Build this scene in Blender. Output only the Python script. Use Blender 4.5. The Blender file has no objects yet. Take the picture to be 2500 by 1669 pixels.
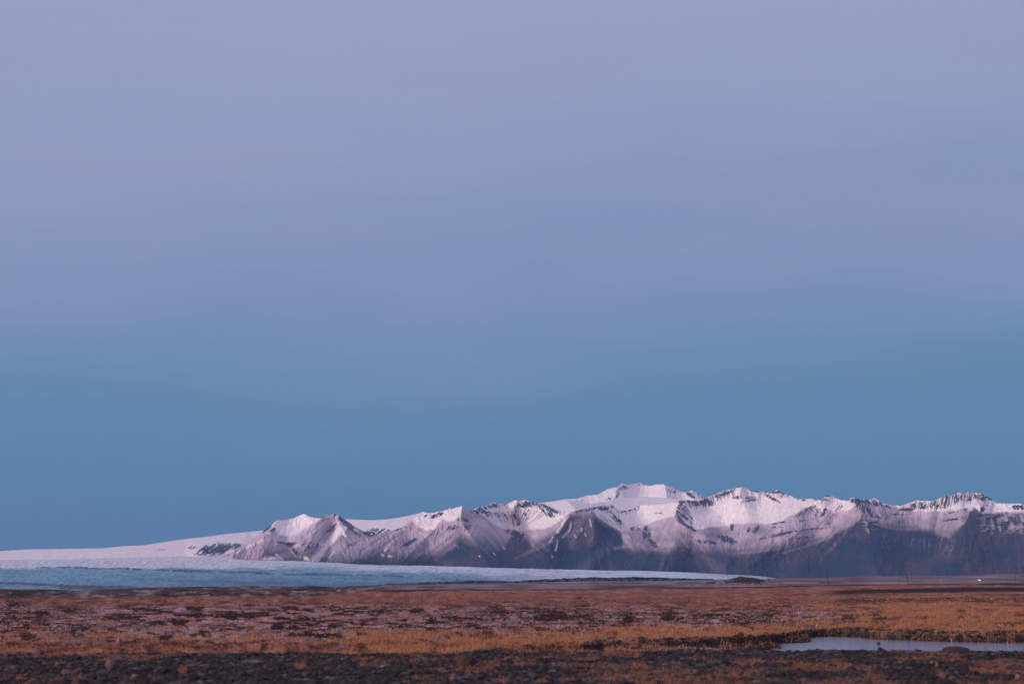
import bpy, math
import numpy as np
from mathutils import Vector

# ------------------------------------------------------------ camera
F = 4861.0            # focal length in pixels of a 2500 px wide frame
H0 = 1404.0           # row of the true horizon
CAM_H = 2.0
TH = math.atan((H0 - 834.5) / F)
scene = bpy.context.scene
cam_d = bpy.data.cameras.new("camera")
cam = bpy.data.objects.new("camera", cam_d)
scene.collection.objects.link(cam)
cam_d.sensor_width = 36.0
cam_d.lens = F / 2500 * 36.0
cam_d.clip_start = 0.5
cam_d.clip_end = 300000.0
cam.location = (0, 0, CAM_H)
cam.rotation_euler = (math.pi / 2 + TH, 0, 0)
cam_d.dof.use_dof = True
cam_d.dof.focus_distance = 400.0
cam_d.dof.aperture_fstop = 1.8
scene.camera = cam

# ------------------------------------------------------------ colour helpers
def lin(c):
    c = np.asarray(c, float) / 255.0
    return np.where(c <= 0.04045, c / 12.92, ((c + 0.055) / 1.055) ** 2.4)

# ------------------------------------------------------------ world: twilight sky
world = bpy.data.worlds.new("World")
scene.world = world
world.use_nodes = True
nt = world.node_tree
nt.nodes.clear()
N = nt.nodes.new
L = nt.links.new
out = N("ShaderNodeOutputWorld")
bg = N("ShaderNodeBackground")
tc = N("ShaderNodeTexCoord")
sep = N("ShaderNodeSeparateXYZ")
L(tc.outputs["Generated"], sep.inputs[0])
# large soft cloud veil that shifts the colour bands a little
mp = N("ShaderNodeMapping"); mp.inputs["Scale"].default_value = (2.2, 2.2, 9.0)
mp.inputs["Rotation"].default_value = (0, math.radians(7), 0)
L(tc.outputs["Generated"], mp.inputs[0])
nz = N("ShaderNodeTexNoise"); nz.inputs["Scale"].default_value = 1.6; nz.inputs["Detail"].default_value = 5.0
nz.inputs["Roughness"].default_value = 0.45
L(mp.outputs[0], nz.inputs["Vector"])
m1 = N("ShaderNodeMath"); m1.operation = 'MULTIPLY_ADD'
L(nz.outputs["Fac"], m1.inputs[0]); m1.inputs[1].default_value = 0.12; m1.inputs[2].default_value = -0.06
# the band of pink light climbs towards the left of the view
m1b = N("ShaderNodeMath"); m1b.operation = 'MULTIPLY_ADD'
L(sep.outputs["X"], m1b.inputs[0]); m1b.inputs[1].default_value = -0.022
L(m1.outputs[0], m1b.inputs[2])
m2 = N("ShaderNodeMath"); m2.operation = 'ADD'
L(sep.outputs["Z"], m2.inputs[0]); L(m1b.outputs[0], m2.inputs[1])
ramp = N("ShaderNodeValToRGB")
SKY = [(-0.02, (80, 126, 158)), (0.015, (86, 139, 168)), (0.042, (91, 141, 171)), (0.075, (97, 141, 173)), (0.10, (106, 143, 176)),
       (0.122, (119, 147, 182)), (0.142, (129, 150, 186)), (0.180, (139, 155, 191)), (0.227, (150, 162, 197)),
       (0.29, (157, 164, 199)), (0.5, (142, 150, 190)), (1.0, (96, 114, 160))]
mr = N("ShaderNodeMapRange"); mr.inputs[1].default_value = -0.02; mr.inputs[2].default_value = 1.0
L(m2.outputs[0], mr.inputs[0]); L(mr.outputs[0], ramp.inputs[0])
el = ramp.color_ramp.elements
while len(el) > 1: el.remove(el[0])
for i, (z, c) in enumerate(SKY):
    p = (z + 0.02) / 1.02
    e = el[0] if i == 0 else el.new(p)
    e.position = p
    e.color = (*lin(c), 1)
mpv = N("ShaderNodeMapping"); mpv.inputs["Scale"].default_value = (3.0, 3.0, 16.0); mpv.inputs["Rotation"].default_value = (0, math.radians(-5), 0)
L(tc.outputs["Generated"], mpv.inputs[0])
nv = N("ShaderNodeTexNoise"); nv.inputs["Scale"].default_value = 2.3; nv.inputs["Detail"].default_value = 6.0; nv.inputs["Roughness"].default_value = .55
L(mpv.outputs[0], nv.inputs["Vector"])
mv = N("ShaderNodeMapRange"); mv.inputs[1].default_value = .45; mv.inputs[2].default_value = .75; mv.inputs[3].default_value = 0; mv.inputs[4].default_value = .42
L(nv.outputs["Fac"], mv.inputs[0])
veil = N("ShaderNodeMix"); veil.data_type = 'RGBA'
hi = N("ShaderNodeMapRange"); hi.interpolation_type = 'SMOOTHSTEP'; hi.inputs[1].default_value = .10; hi.inputs[2].default_value = .20
L(sep.outputs["Z"], hi.inputs[0])
mh_ = N("ShaderNodeMath"); mh_.operation = 'MULTIPLY'; L(mv.outputs[0], mh_.inputs[0]); L(hi.outputs[0], mh_.inputs[1])
L(mh_.outputs[0], veil.inputs[0]); L(ramp.outputs[0], veil.inputs[6]); veil.inputs[7].default_value = (*lin((158, 157, 192)), 1)
# glow of the set sun behind the camera, to the left
dotn = N("ShaderNodeVectorMath"); dotn.operation = 'DOT_PRODUCT'
L(tc.outputs["Generated"], dotn.inputs[0])
gd = Vector((-0.62, -0.76, 0.12)).normalized()
dotn.inputs[1].default_value = gd
gm = N("ShaderNodeMapRange"); gm.interpolation_type = 'SMOOTHSTEP'
gm.inputs[1].default_value = -0.25; gm.inputs[2].default_value = 1.0
L(dotn.outputs["Value"], gm.inputs[0])
mix = N("ShaderNodeMix"); mix.data_type = 'RGBA'
L(gm.outputs[0], mix.inputs[0]); L(veil.outputs[2], mix.inputs[6])
mix.inputs[7].default_value = (1.05, 0.76, 0.78, 1)
L(mix.outputs[2], bg.inputs["Color"])
bg.inputs["Strength"].default_value = 1.0
L(bg.outputs[0], out.inputs[0])

# ------------------------------------------------------------ sun lamp (last soft light from behind left)
sd = bpy.data.lights.new("sun", 'SUN')
sun = bpy.data.objects.new("sun", sd)
scene.collection.objects.link(sun)
sd.energy = 1.75
sd.angle = math.radians(11)
sd.color = (1.0, 0.86, 0.82)
sdir = Vector((-0.77, -0.60, 0.26)).normalized()       # towards the sun
sun.rotation_euler = sdir.to_track_quat('Z', 'Y').to_euler()

scene.view_settings.view_transform = 'Standard'
scene.view_settings.look = 'None'
scene.view_settings.exposure = 0.0
scene.view_settings.gamma = 1.0
scene.cycles.volume_bounces = 0
scene.cycles.max_bounces = 5
scene.cycles.use_denoising = True
scene.cycles.use_adaptive_sampling = False
scene.cycles.sample_clamp_indirect = 1.0

# ------------------------------------------------------------ helpers
rng = np.random.default_rng(7)
def ray(px, row, D):
    """world point seen at (px,row) of the photograph, D metres ahead"""
    px, row, D = np.broadcast_arrays(np.asarray(px, float), np.asarray(row, float), np.asarray(D, float))
    x = (px - 1250.0) / F; y = (834.5 - row) / F
    fy = math.cos(TH) - y * math.sin(TH); fz = math.sin(TH) + y * math.cos(TH)
    s = D / fy
    return np.stack([x * s, D, CAM_H + fz * s], -1)

_perm = np.random.default_rng(3).permutation(4096)
def _h(ix, iy, seed):
    return _perm[(ix + _perm[(iy + seed * 131) & 4095]) & 4095] / 4095.0
def vnoise(x, y, seed=0):
    x = np.asarray(x, float); y = np.asarray(y, float)
    x0 = np.floor(x).astype(np.int64); y0 = np.floor(y).astype(np.int64)
    fx = x - x0; fy = y - y0
    fx = fx * fx * fx * (fx * (fx * 6 - 15) + 10); fy = fy * fy * fy * (fy * (fy * 6 - 15) + 10)
    a = _h(x0, y0, seed); b = _h(x0 + 1, y0, seed); c = _h(x0, y0 + 1, seed); d = _h(x0 + 1, y0 + 1, seed)
    return (a * (1 - fx) + b * fx) * (1 - fy) + (c * (1 - fx) + d * fx) * fy
def fbm(x, y, seed=0, oct=4, gain=0.5):
    s = 0; a = 1; t = 0
    ca, sa = math.cos(0.6), math.sin(0.6)
    for i in range(oct):
        s = s + a * vnoise(x, y, seed + i); t += a; a *= gain
        x, y = (x * ca - y * sa) * 2.03 + 17.1, (x * sa + y * ca) * 2.03 + 5.7
    return s / t
def ridged(x, y, seed=0, oct=4):
    s = 0; a = 1; t = 0
    for i in range(oct):
        s = s + a * (1 - np.abs(2 * vnoise(x, y, seed + i) - 1)); t += a; a *= 0.5
        x = x * 2.03 + 9.1; y = y * 2.03 + 3.3
    return s / t
def sm(a, b, x):
    t = np.clip((x - a) / (b - a + 1e-12), 0, 1)
    return t * t * (3 - 2 * t)
def pl(px, pts):
    p = np.array(pts, float)
    return np.interp(px, p[:, 0], p[:, 1])
def segdist(px, row, pts, ry=1.0):
    """distance to a polyline and the parameter along it"""
    best = np.full(px.shape, 1e9); tt = np.zeros(px.shape)
    n = len(pts) - 1
    for i in range(n):
        (ax, ay), (bx, by) = pts[i][:2], pts[i + 1][:2]
        dx, dy = bx - ax, (by - ay) * ry
        t = np.clip(((px - ax) * dx + (row - ay) * ry * dy) / (dx * dx + dy * dy), 0, 1)
        d = np.hypot(px - ax - t * dx, (row - ay) * ry - t * dy)
        m = d < best
        best = np.where(m, d, best); tt = np.where(m, (i + t) / n, tt)
    return best, tt

def mesh_obj(name, verts, faces, mat, col=None, smooth=True, parent=None, kind=None):
    """faces: (n,3) or (n,4) int array"""
    me = bpy.data.meshes.new(name)
    verts = np.ascontiguousarray(verts, dtype=np.float32).reshape(-1, 3)
    faces = np.ascontiguousarray(faces, dtype=np.int32)
    k = faces.shape[1]
    me.vertices.add(len(verts)); me.vertices.foreach_set("co", verts.ravel())
    me.loops.add(faces.size); me.loops.foreach_set("vertex_index", faces.ravel())
    me.polygons.add(len(faces))
    me.polygons.foreach_set("loop_start", np.arange(0, faces.size, k, dtype=np.int32))
    me.polygons.foreach_set("use_smooth", np.full(len(faces), smooth, dtype=bool))
    me.update(calc_edges=True)
    if col is not None:
        at = me.attributes.new("tone", 'FLOAT_COLOR', 'POINT')
        c4 = np.ones((len(verts), 4), np.float32); c4[:, :3] = np.asarray(col).reshape(-1, 3)
        at.data.foreach_set("color", c4.ravel())
    me.validate()
    me.materials.append(mat)
    o = bpy.data.objects.new(name, me)
    scene.collection.objects.link(o)
    if parent: o.parent = parent
    if kind: o["kind"] = kind
    return o
def grid_faces(nr, nc):
    i = np.arange(nr * nc).reshape(nr, nc)
    return np.stack([i[:-1, :-1], i[:-1, 1:], i[1:, 1:], i[1:, :-1]], -1).reshape(-1, 4)
def tag(o, label, cat, group=None):
    o["label"] = label; o["category"] = cat
    if group: o["group"] = group
    return o
def empty(name, loc):
    o = bpy.data.objects.new(name, None); scene.collection.objects.link(o); o.location = loc
    return o

def mat_tone(name, rough=0.9, spec=0.15, bump=0.0, bscale=1.0, vary=0.0, vscale=1.0):
    m = bpy.data.materials.new(name); m.use_nodes = True
    t = m.node_tree; b = t.nodes["Principled BSDF"]
    a = t.nodes.new("ShaderNodeAttribute"); a.attribute_name = "tone"
    src = a.outputs["Color"]
    if vary > 0:
        n = t.nodes.new("ShaderNodeTexNoise"); n.inputs["Scale"].default_value = vscale; n.inputs["Detail"].default_value = 5
        g = t.nodes.new("ShaderNodeNewGeometry"); t.links.new(g.outputs["Position"], n.inputs["Vector"])
        r = t.nodes.new("ShaderNodeMapRange"); r.inputs[1].default_value = .25; r.inputs[2].default_value = .75
        r.inputs[3].default_value = 1 - vary; r.inputs[4].default_value = 1 + vary
        t.links.new(n.outputs["Fac"], r.inputs[0])
        v = t.nodes.new("ShaderNodeVectorMath"); v.operation = 'SCALE'
        t.links.new(src, v.inputs[0]); t.links.new(r.outputs[0], v.inputs["Scale"])
        src = v.outputs[0]
    t.links.new(src, b.inputs["Base Color"])
    b.inputs["Roughness"].default_value = rough
    b.inputs["Specular IOR Level"].default_value = spec
    if bump > 0:
        n2 = t.nodes.new("ShaderNodeTexNoise"); n2.inputs["Scale"].default_value = bscale; n2.inputs["Detail"].default_value = 6
        g2 = t.nodes.new("ShaderNodeNewGeometry"); t.links.new(g2.outputs["Position"], n2.inputs["Vector"])
        bp = t.nodes.new("ShaderNodeBump"); bp.inputs["Distance"].default_value = bump; bp.inputs["Strength"].default_value = 1
        t.links.new(n2.outputs["Fac"], bp.inputs["Height"]); t.links.new(bp.outputs[0], b.inputs["Normal"])
    return m
def mat_plain(name, c, rough=0.8, spec=0.2, vary=0.2, vscale=8.0, emit=None):
    m = bpy.data.materials.new(name); m.use_nodes = True
    t = m.node_tree; b = t.nodes["Principled BSDF"]
    n = t.nodes.new("ShaderNodeTexNoise"); n.inputs["Scale"].default_value = vscale; n.inputs["Detail"].default_value = 6
    tcn = t.nodes.new("ShaderNodeTexCoord"); t.links.new(tcn.outputs["Object"], n.inputs["Vector"])
    r = t.nodes.new("ShaderNodeValToRGB")
    c = np.array(c, float)
    r.color_ramp.elements[0].position = .3; r.color_ramp.elements[1].position = .7
    r.color_ramp.elements[0].color = (*(c * (1 - vary)), 1); r.color_ramp.elements[1].color = (*(c * (1 + vary)), 1)
    t.links.new(n.outputs["Fac"], r.inputs[0]); t.links.new(r.outputs[0], b.inputs["Base Color"])
    b.inputs["Roughness"].default_value = rough; b.inputs["Specular IOR Level"].default_value = spec
    if emit:
        b.inputs["Emission Color"].default_value = (*emit[0], 1); b.inputs["Emission Strength"].default_value = emit[1]
    return m

M_rock = mat_tone("mountain_rock_and_snow", 0.85, 0.1, vary=0.12, vscale=0.012)
M_ice = mat_tone("glacier_ice", 0.6, 0.3, vary=0.10, vscale=0.02)
M_ground = mat_tone("tundra_ground", 0.95, 0.05, vary=0.22, vscale=5.0)
M_blade = mat_tone("dry_grass", 0.9, 0.05)
M_stone = mat_tone("gravel_stone", 0.75, 0.25, vary=0.3, vscale=14.0)

SNOW = np.array([0.93, 0.87, 0.88])
DUST = np.array([0.52, 0.43, 0.50])
ROCKA = np.array([0.018, 0.038, 0.064])
ROCKB = np.array([0.060, 0.054, 0.078])

# ------------------------------------------------------------ mountains
def relief_field(px, row, feats):
    z = np.zeros(px.shape)
    for pts, amp, w in feats:
        d, t = segdist(px, row, pts, 0.8)
        k = np.clip(1 - d / w, 0, 1)
        if amp < 0: k = k * k * (3 - 2 * k)
        else: k = 0.75 * k + 0.25 * k * k
        z += amp * k
    return z
def mountain(name, x0, x1, crest, foot, Dfoot, kslope, feats, tone, step=1.0, rows=150, nscale=1.0, back=900.0, Dtop=None):
    cx = np.arange(x0, x1 + step, step)
    cr = pl(cx, crest)
    cr = cr + (vnoise(cx / 5.0, cx * 0, 40) - .5) * 1.4 * nscale + (vnoise(cx / 2.0, cx * 0, 41) - .5) * 1.0 * nscale
    ft = pl(cx, foot)
    t = np.linspace(0, 1, rows) ** 0.9
    PX = np.repeat(cx[None], rows, 0)
    ROW = cr[None] + (ft - cr)[None] * t[:, None]
    # slope flattens towards the foot, steepens towards the crest
    up = (ft[None] - ROW)
    D = (Dfoot(cx)[None] if callable(Dfoot) else Dfoot) + kslope * up
    rel = relief_field(PX, ROW, feats)
    a, b = PX / 26.0, ROW / 60.0
    wob = (fbm(PX / 60, ROW / 60, 21) - .5) * 2.2
    n = (.75 + .6 * np.exp(-(ROW - cr[None]) / 38)) * (105 * (ridged(a + wob, b, 5, 4) - .5) + 42 * (ridged(PX / 8.0 + wob * 3, ROW / 26.0, 9, 3) - .5) + 16 * (vnoise(PX / 2.6, ROW / 6.0, 15) - .5))
    D = D - rel - n * nscale - 34 * nscale * (fbm(PX / 110, (ROW + PX * .03) / 5.0, 19, 3) - .5) * sm(1850, 2100, PX)
    V = ray(PX, ROW, D)
    col = tone(PX, ROW)
    # far side
    bk = []
    for i, (dd, dz) in enumerate([(back * .25, -back * .10), (back, -back * .45), (back * 2.2, -back * 1.1)]):
        v = V[0].copy(); v[:, 1] += dd; v[:, 0] *= (1 + dd / v[:, 1]); v[:, 2] += dz
        bk.insert(0, v)
    V = np.concatenate([np.stack(bk), V]); col = np.concatenate([np.repeat(col[:1], 3, 0), col])
    return mesh_obj(name, V, grid_faces(*V.shape[:2])[:, ::-1], M_rock, col, kind="structure")

TILT = [(480, -1.3), (640, -1.3), (720, -.4), (800, -.9), (826, -.9), (834, .9), (868, .9), (880, -1.5), (1000, -1.4), (1110, -1.0), (1124, -.6), (1134, 1.0), (1225, .9), (1262, .1), (1290, -.5),
        (1300, .8), (1372, .9), (1378, -.9), (1400, -.5), (1440, .2), (1460, .9), (1550, .8), (1570, -.4), (1645, -.6), (1655, .9), (1740, .7), (1790, 0), (1850, -.9), (2000, -.9), (2080, -.6), (2110, .5), (2200, .2),
        (2300, -.3), (2372, .1), (2380, .7), (2440, .2), (3500, 0)]
def compose(px, row, A, B, dark=(), white=(), soft=5.0, Ahard=6.0, Bsoft=None, ribs=()):
    """snow, dusting and bare rock laid over the slope; ribs also paint lit spur edges"""
    u = px - pl(px, TILT) * (row - 1280)
    v = row + np.abs(pl(px, TILT)) * px * .0
    warp = (fbm(u / 30, v / 40, 60) - .5) * 16 + (fbm(u / 7, v / 22, 61) - .5) * 14
    a = pl(px, A); b = pl(px, B)
    bs = soft if Bsoft is None else pl(px, Bsoft)
    streak = fbm(u / 3.4, v / 17.0, 70, 3)
    scree = fbm(u / 5.5, v / 70.0, 76, 4)
    streak2 = fbm(px / 2.4, row / 3.6, 71, 3)
    s_full = 1 - sm(-Ahard, Ahard, row - a + warp * .40)
    dust = 1 - sm(-bs * 1.5, bs * 1.5, row - b + warp * .55)
    dd = .92 + (fbm(px / 38, row / 26, 73, 4) - .5) * 1.1 + (scree - .5) * .75 + (streak2 - .5) * .22
    # the dusting thickens upwards to the snow line
    up = np.clip((b - row) / np.maximum(b - a, 12), 0, 1.2)
    dd = dd * (.72 + .45 * up)
    rm = sm(.35, .65, fbm(px / 55, row / 45, 74, 4) * .8 + .2 * scree)
    st = vnoise(px / 70, (row + px * .05) / 2.6, 75)
    rm = np.clip(rm + (st - .5) * .45 * sm(1750, 2000, px) + (scree - .5) * .8 + (streak2 - .5) * .3, 0, 1.2)
    rock = ROCKA + (ROCKB - ROCKA) * rm[..., None]
    ds = np.clip(dust * dd, 0, 1.2)[..., None]
    c = rock * (1 - np.clip(ds, 0, 1)) + DUST * ds
    sp = sm(.60, .78, streak2 * .45 + scree * .55) * sm(80, 0, row - b) * .5
    c = c + (DUST - c) * sp[..., None]
    c = c * (1 - s_full[..., None]) + (SNOW * (1 - .08 * (streak[..., None] - .3) - .10 * np.clip(scree[..., None] - .5, 0, 1))) * s_full[..., None]
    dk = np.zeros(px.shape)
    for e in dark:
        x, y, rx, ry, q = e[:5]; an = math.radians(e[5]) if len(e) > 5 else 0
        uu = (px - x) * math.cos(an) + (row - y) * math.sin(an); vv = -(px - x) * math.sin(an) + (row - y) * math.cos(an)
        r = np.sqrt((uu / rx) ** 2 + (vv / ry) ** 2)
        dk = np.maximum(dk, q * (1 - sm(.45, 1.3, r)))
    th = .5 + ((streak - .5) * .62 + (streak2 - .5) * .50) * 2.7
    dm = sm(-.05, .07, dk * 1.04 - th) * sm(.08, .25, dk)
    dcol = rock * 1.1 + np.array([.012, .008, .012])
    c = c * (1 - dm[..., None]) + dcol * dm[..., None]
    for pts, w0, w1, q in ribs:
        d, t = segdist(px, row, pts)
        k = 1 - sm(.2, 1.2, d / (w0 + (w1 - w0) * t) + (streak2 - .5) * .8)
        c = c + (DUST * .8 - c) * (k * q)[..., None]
    for pts, w0, w1, q in white:
        d, t = segdist(px, row, pts)
        w = w0 + (w1 - w0) * t
        k = 1 - sm(.45, 1.1, d / w + (streak2 - .5) * 1.3 + (streak - .5) * .6)
        c = c + (SNOW * .95 - c) * (k * q)[..., None]
    return c

# summit behind everything
summit_crest = [(1330, 1226), (1350, 1223), (1381, 1217.6), (1408, 1216.5), (1432, 1208.5), (1461, 1206), (1484, 1192.4), (1510, 1186.8),
    (1519, 1179), (1531, 1183), (1551, 1179), (1564, 1177), (1573, 1183.5), (1591, 1185), (1602, 1182), (1620, 1181), (1627, 1185.7),
    (1640, 1188.4), (1658, 1197), (1671, 1201.8), (1691, 1196.2), (1707, 1203.6), (1720, 1213.6), (1745, 1222)]
summit_dark = [(1520, 1190, 14, 6, .62), (1508, 1204, 8, 14, .55, 25), (1486, 1217, 9, 4, .6), (1462, 1223, 5, 2, .6), (1562, 1182, 9, 2, .6),
    (1645, 1198, 25, 6, .42), (1693, 1207, 22, 9, .60), (1716, 1213, 14, 4, .62), (1415, 1222, 30, 3, .35)]
mountain("summit", 1330, 1745, summit_crest, [(1330, 1262), (1745, 1262)], 41000, 16.0,
    [([(1519, 1180), (1500, 1215), (1480, 1240)], 350, 45), ([(1622, 1181), (1630, 1225)], 420, 40), ([(1691, 1196), (1700, 1240)], 250, 30),
     ([(1570, 1190), (1575, 1240)], -250, 60)],
    lambda x, y: compose(x, y, [(1300, 1300), (1800, 1300)], [(1300, 1400), (1800, 1400)], summit_dark), rows=60, nscale=.75)
# smooth ice dome in front of the summit
mountain("ice_dome", 1290, 1745, [(1290, 1240), (1320, 1226), (1350, 1224), (1383, 1219), (1412, 1224), (1444, 1228.5), (1475, 1224), (1505, 1218), (1528, 1214), (1573, 1212),
    (1618, 1214.5), (1669, 1219), (1710, 1222), (1745, 1226)], [(1290, 1262), (1745, 1262)], 36500, 34.0,
    [([(1383, 1219), (1420, 1260)], 700, 60), ([(1560, 1212), (1640, 1262)], -500, 120)],
    lambda x, y: compose(x, y, [(1200, 1400), (1800, 1400)], [(1200, 1500), (1800, 1500)]), rows=45, nscale=.10)

# ice cap to the left, running behind the first mountains
ice_crest = [(-900, 1352), (0, 1344), (75, 1340), (254, 1337.5), (299, 1332.5), (353, 1330), (413, 1320.5), (450, 1315), (500, 1310), (549, 1303), (644, 1294), (700, 1288),
    (800, 1275), (848, 1266.5), (884, 1268), (913, 1269), (950, 1266), (967, 1264), (1000, 1257.6), (1031, 1250), (1060, 1262)]
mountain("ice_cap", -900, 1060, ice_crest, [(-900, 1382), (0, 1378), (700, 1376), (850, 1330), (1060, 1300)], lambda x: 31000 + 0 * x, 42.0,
    [([(485, 1350), (530, 1335), (590, 1335)], 400, 34)],
    lambda x, y: compose(x, y, [(-900, 1500), (1100, 1500)], [(-900, 1600), (1100, 1600)],
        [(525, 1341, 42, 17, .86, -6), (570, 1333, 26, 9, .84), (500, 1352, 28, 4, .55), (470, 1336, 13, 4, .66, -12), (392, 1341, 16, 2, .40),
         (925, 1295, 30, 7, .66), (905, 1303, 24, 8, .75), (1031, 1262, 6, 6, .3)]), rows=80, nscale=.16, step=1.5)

# first mountain on the left
l_crest = [(480, 1370), (510, 1356), (545, 1352), (564, 1349.6), (593, 1331.6), (629, 1306), (644, 1294), (662, 1279), (676, 1270), (698, 1269), (719, 1263), (743, 1253), (761, 1262),
    (779, 1264), (788, 1258), (800, 1256.5), (818, 1254.5), (824, 1255), (839, 1267), (854, 1275), (875, 1290), (893, 1298.7), (913, 1309), (960, 1330)]
l_feats = [([(676, 1270), (662, 1296), (610, 1333), (560, 1358)], 260, 42), ([(743, 1255), (770, 1275)], 180, 40),
    ([(735, 1275), (700, 1300), (690, 1320)], -140, 60), ([(660, 1315), (690, 1320), (740, 1325)], 260, 32),
    ([(824, 1256), (827, 1275), (846, 1310), (868, 1340)], 210, 46), ([(790, 1260), (745, 1300), (700, 1325)], 240, 32),
    ([(704, 1335), (734, 1366)], -300, 34), ([(640, 1335), (690, 1370)], 200, 40), ([(800, 1300), (775, 1365)], -260, 34), ([(760, 1320), (740, 1345)], 160, 30)]
l_A = [(480, 1260), (655, 1262), (664, 1288), (680, 1303), (700, 1309), (730, 1302), (750, 1289), (765, 1275), (780, 1266), (795, 1250), (960, 1250)]
l_B = [(480, 1380), (600, 1372), (700, 1368), (760, 1362), (830, 1352), (850, 1330), (870, 1325), (960, 1330)]
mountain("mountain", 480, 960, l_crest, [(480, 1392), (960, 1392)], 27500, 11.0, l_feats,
    lambda x, y: 1.06 * compose(x, y, l_A, l_B,
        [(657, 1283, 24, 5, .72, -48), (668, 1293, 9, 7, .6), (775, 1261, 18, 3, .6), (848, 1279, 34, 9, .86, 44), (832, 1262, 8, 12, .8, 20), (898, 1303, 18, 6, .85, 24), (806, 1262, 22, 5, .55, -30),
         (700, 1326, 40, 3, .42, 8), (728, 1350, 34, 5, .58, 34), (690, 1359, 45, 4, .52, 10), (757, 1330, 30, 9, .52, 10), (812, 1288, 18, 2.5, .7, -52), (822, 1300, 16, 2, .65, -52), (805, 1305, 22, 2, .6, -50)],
        [([(829, 1276), (838, 1298), (842, 1306)], 6, 5, .95), ([(832, 1290), (812, 1312), (798, 1330)], 13, 8, .95), ([(798, 1330), (784, 1350), (768, 1364)], 8, 10, .95),
         ([(775, 1285), (752, 1310)], 5, 3, .5), ([(796, 1268), (765, 1300)], 2.5, 2, .6), ([(706, 1337), (722, 1357)], 3, 1.5, .8), ([(675, 1353), (690, 1365)], 3, 2, .8), ([(730, 1328), (712, 1337)], 5, 3, .8),
         ([(745, 1362), (756, 1366)], 6, 4, .8), ([(815, 1345), (803, 1362)], 2, 1.5, .6), ([(800, 1262), (812, 1258)], 4, 4, .7), ([(640, 1318), (575, 1350)], 3, 2, .7), ([(652, 1300), (662, 1303)], 4, 3, .7),
         ([(866, 1291), (876, 1298)], 3, 2, .6), ([(745, 1253), (760, 1266), (775, 1268)], 6, 6, .9), ([(640, 1364), (668, 1362)], 2, 2, .6)]), rows=150)

# the long main range
m_crest = [(770, 1394), (795, 1374), (803, 1367), (839, 1340), (875, 1322), (900, 1311), (925, 1303), (951, 1296), (980, 1287), (1000, 1275), (1012, 1262), (1031, 1247.8), (1043, 1251.5),
    (1061, 1250), (1092, 1243.7), (1096, 1239), (1103, 1242), (1112, 1239), (1128, 1234), (1133, 1239), (1145, 1244.5), (1168, 1239), (1190, 1231.5), (1206, 1225.5),
    (1212, 1229), (1235, 1230), (1257, 1220), (1266, 1222.5), (1281, 1219), (1293, 1223.6), (1310, 1225), (1324, 1227), (1340, 1233), (1357, 1241), (1373, 1248), (1388, 1249), (1401, 1247),
    (1424, 1241.5), (1446, 1237), (1484, 1231.5), (1495, 1230), (1502, 1238), (1515, 1243), (1529, 1246), (1551, 1239), (1564, 1233), (1595, 1231.5), (1629, 1227), (1669, 1220), (1690, 1221.5),
    (1707, 1221), (1729, 1212.5), (1751, 1203.6), (1774, 1195.8), (1796, 1191.3), (1811, 1188), (1825, 1193.5), (1840, 1197), (1857, 1199), (1876, 1200), (1890, 1197),
    (1898, 1194), (1907, 1199), (1919, 1205.5), (1934, 1211), (1949, 1216), (1968, 1217), (1984, 1216.6), (1993, 1221.8), (2007, 1216), (2022, 1206.5), (2030, 1209),
    (2043, 1216), (2058, 1220.8), (2072, 1221), (2079, 1213), (2097, 1217), (2114, 1219), (2125, 1220), (2135, 1215), (2150, 1224.5), (2169, 1231), (2198, 1234),
    (2221, 1226.6), (2236, 1220.4), (2255, 1221.8), (2282, 1221.8), (2299, 1213), (2316, 1209), (2322, 1211), (2332, 1204.5), (2343, 1201.7), (2353, 1207.4),
    (2364, 1200.7), (2380, 1202), (2397, 1204.5), (2412, 1212), (2431, 1226.6), (2456, 1228.5), (2491, 1227.5), (2500, 1232), (2560, 1222), (2700, 1240), (2900, 1215), (3200, 1250), (3500, 1290)]
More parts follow.
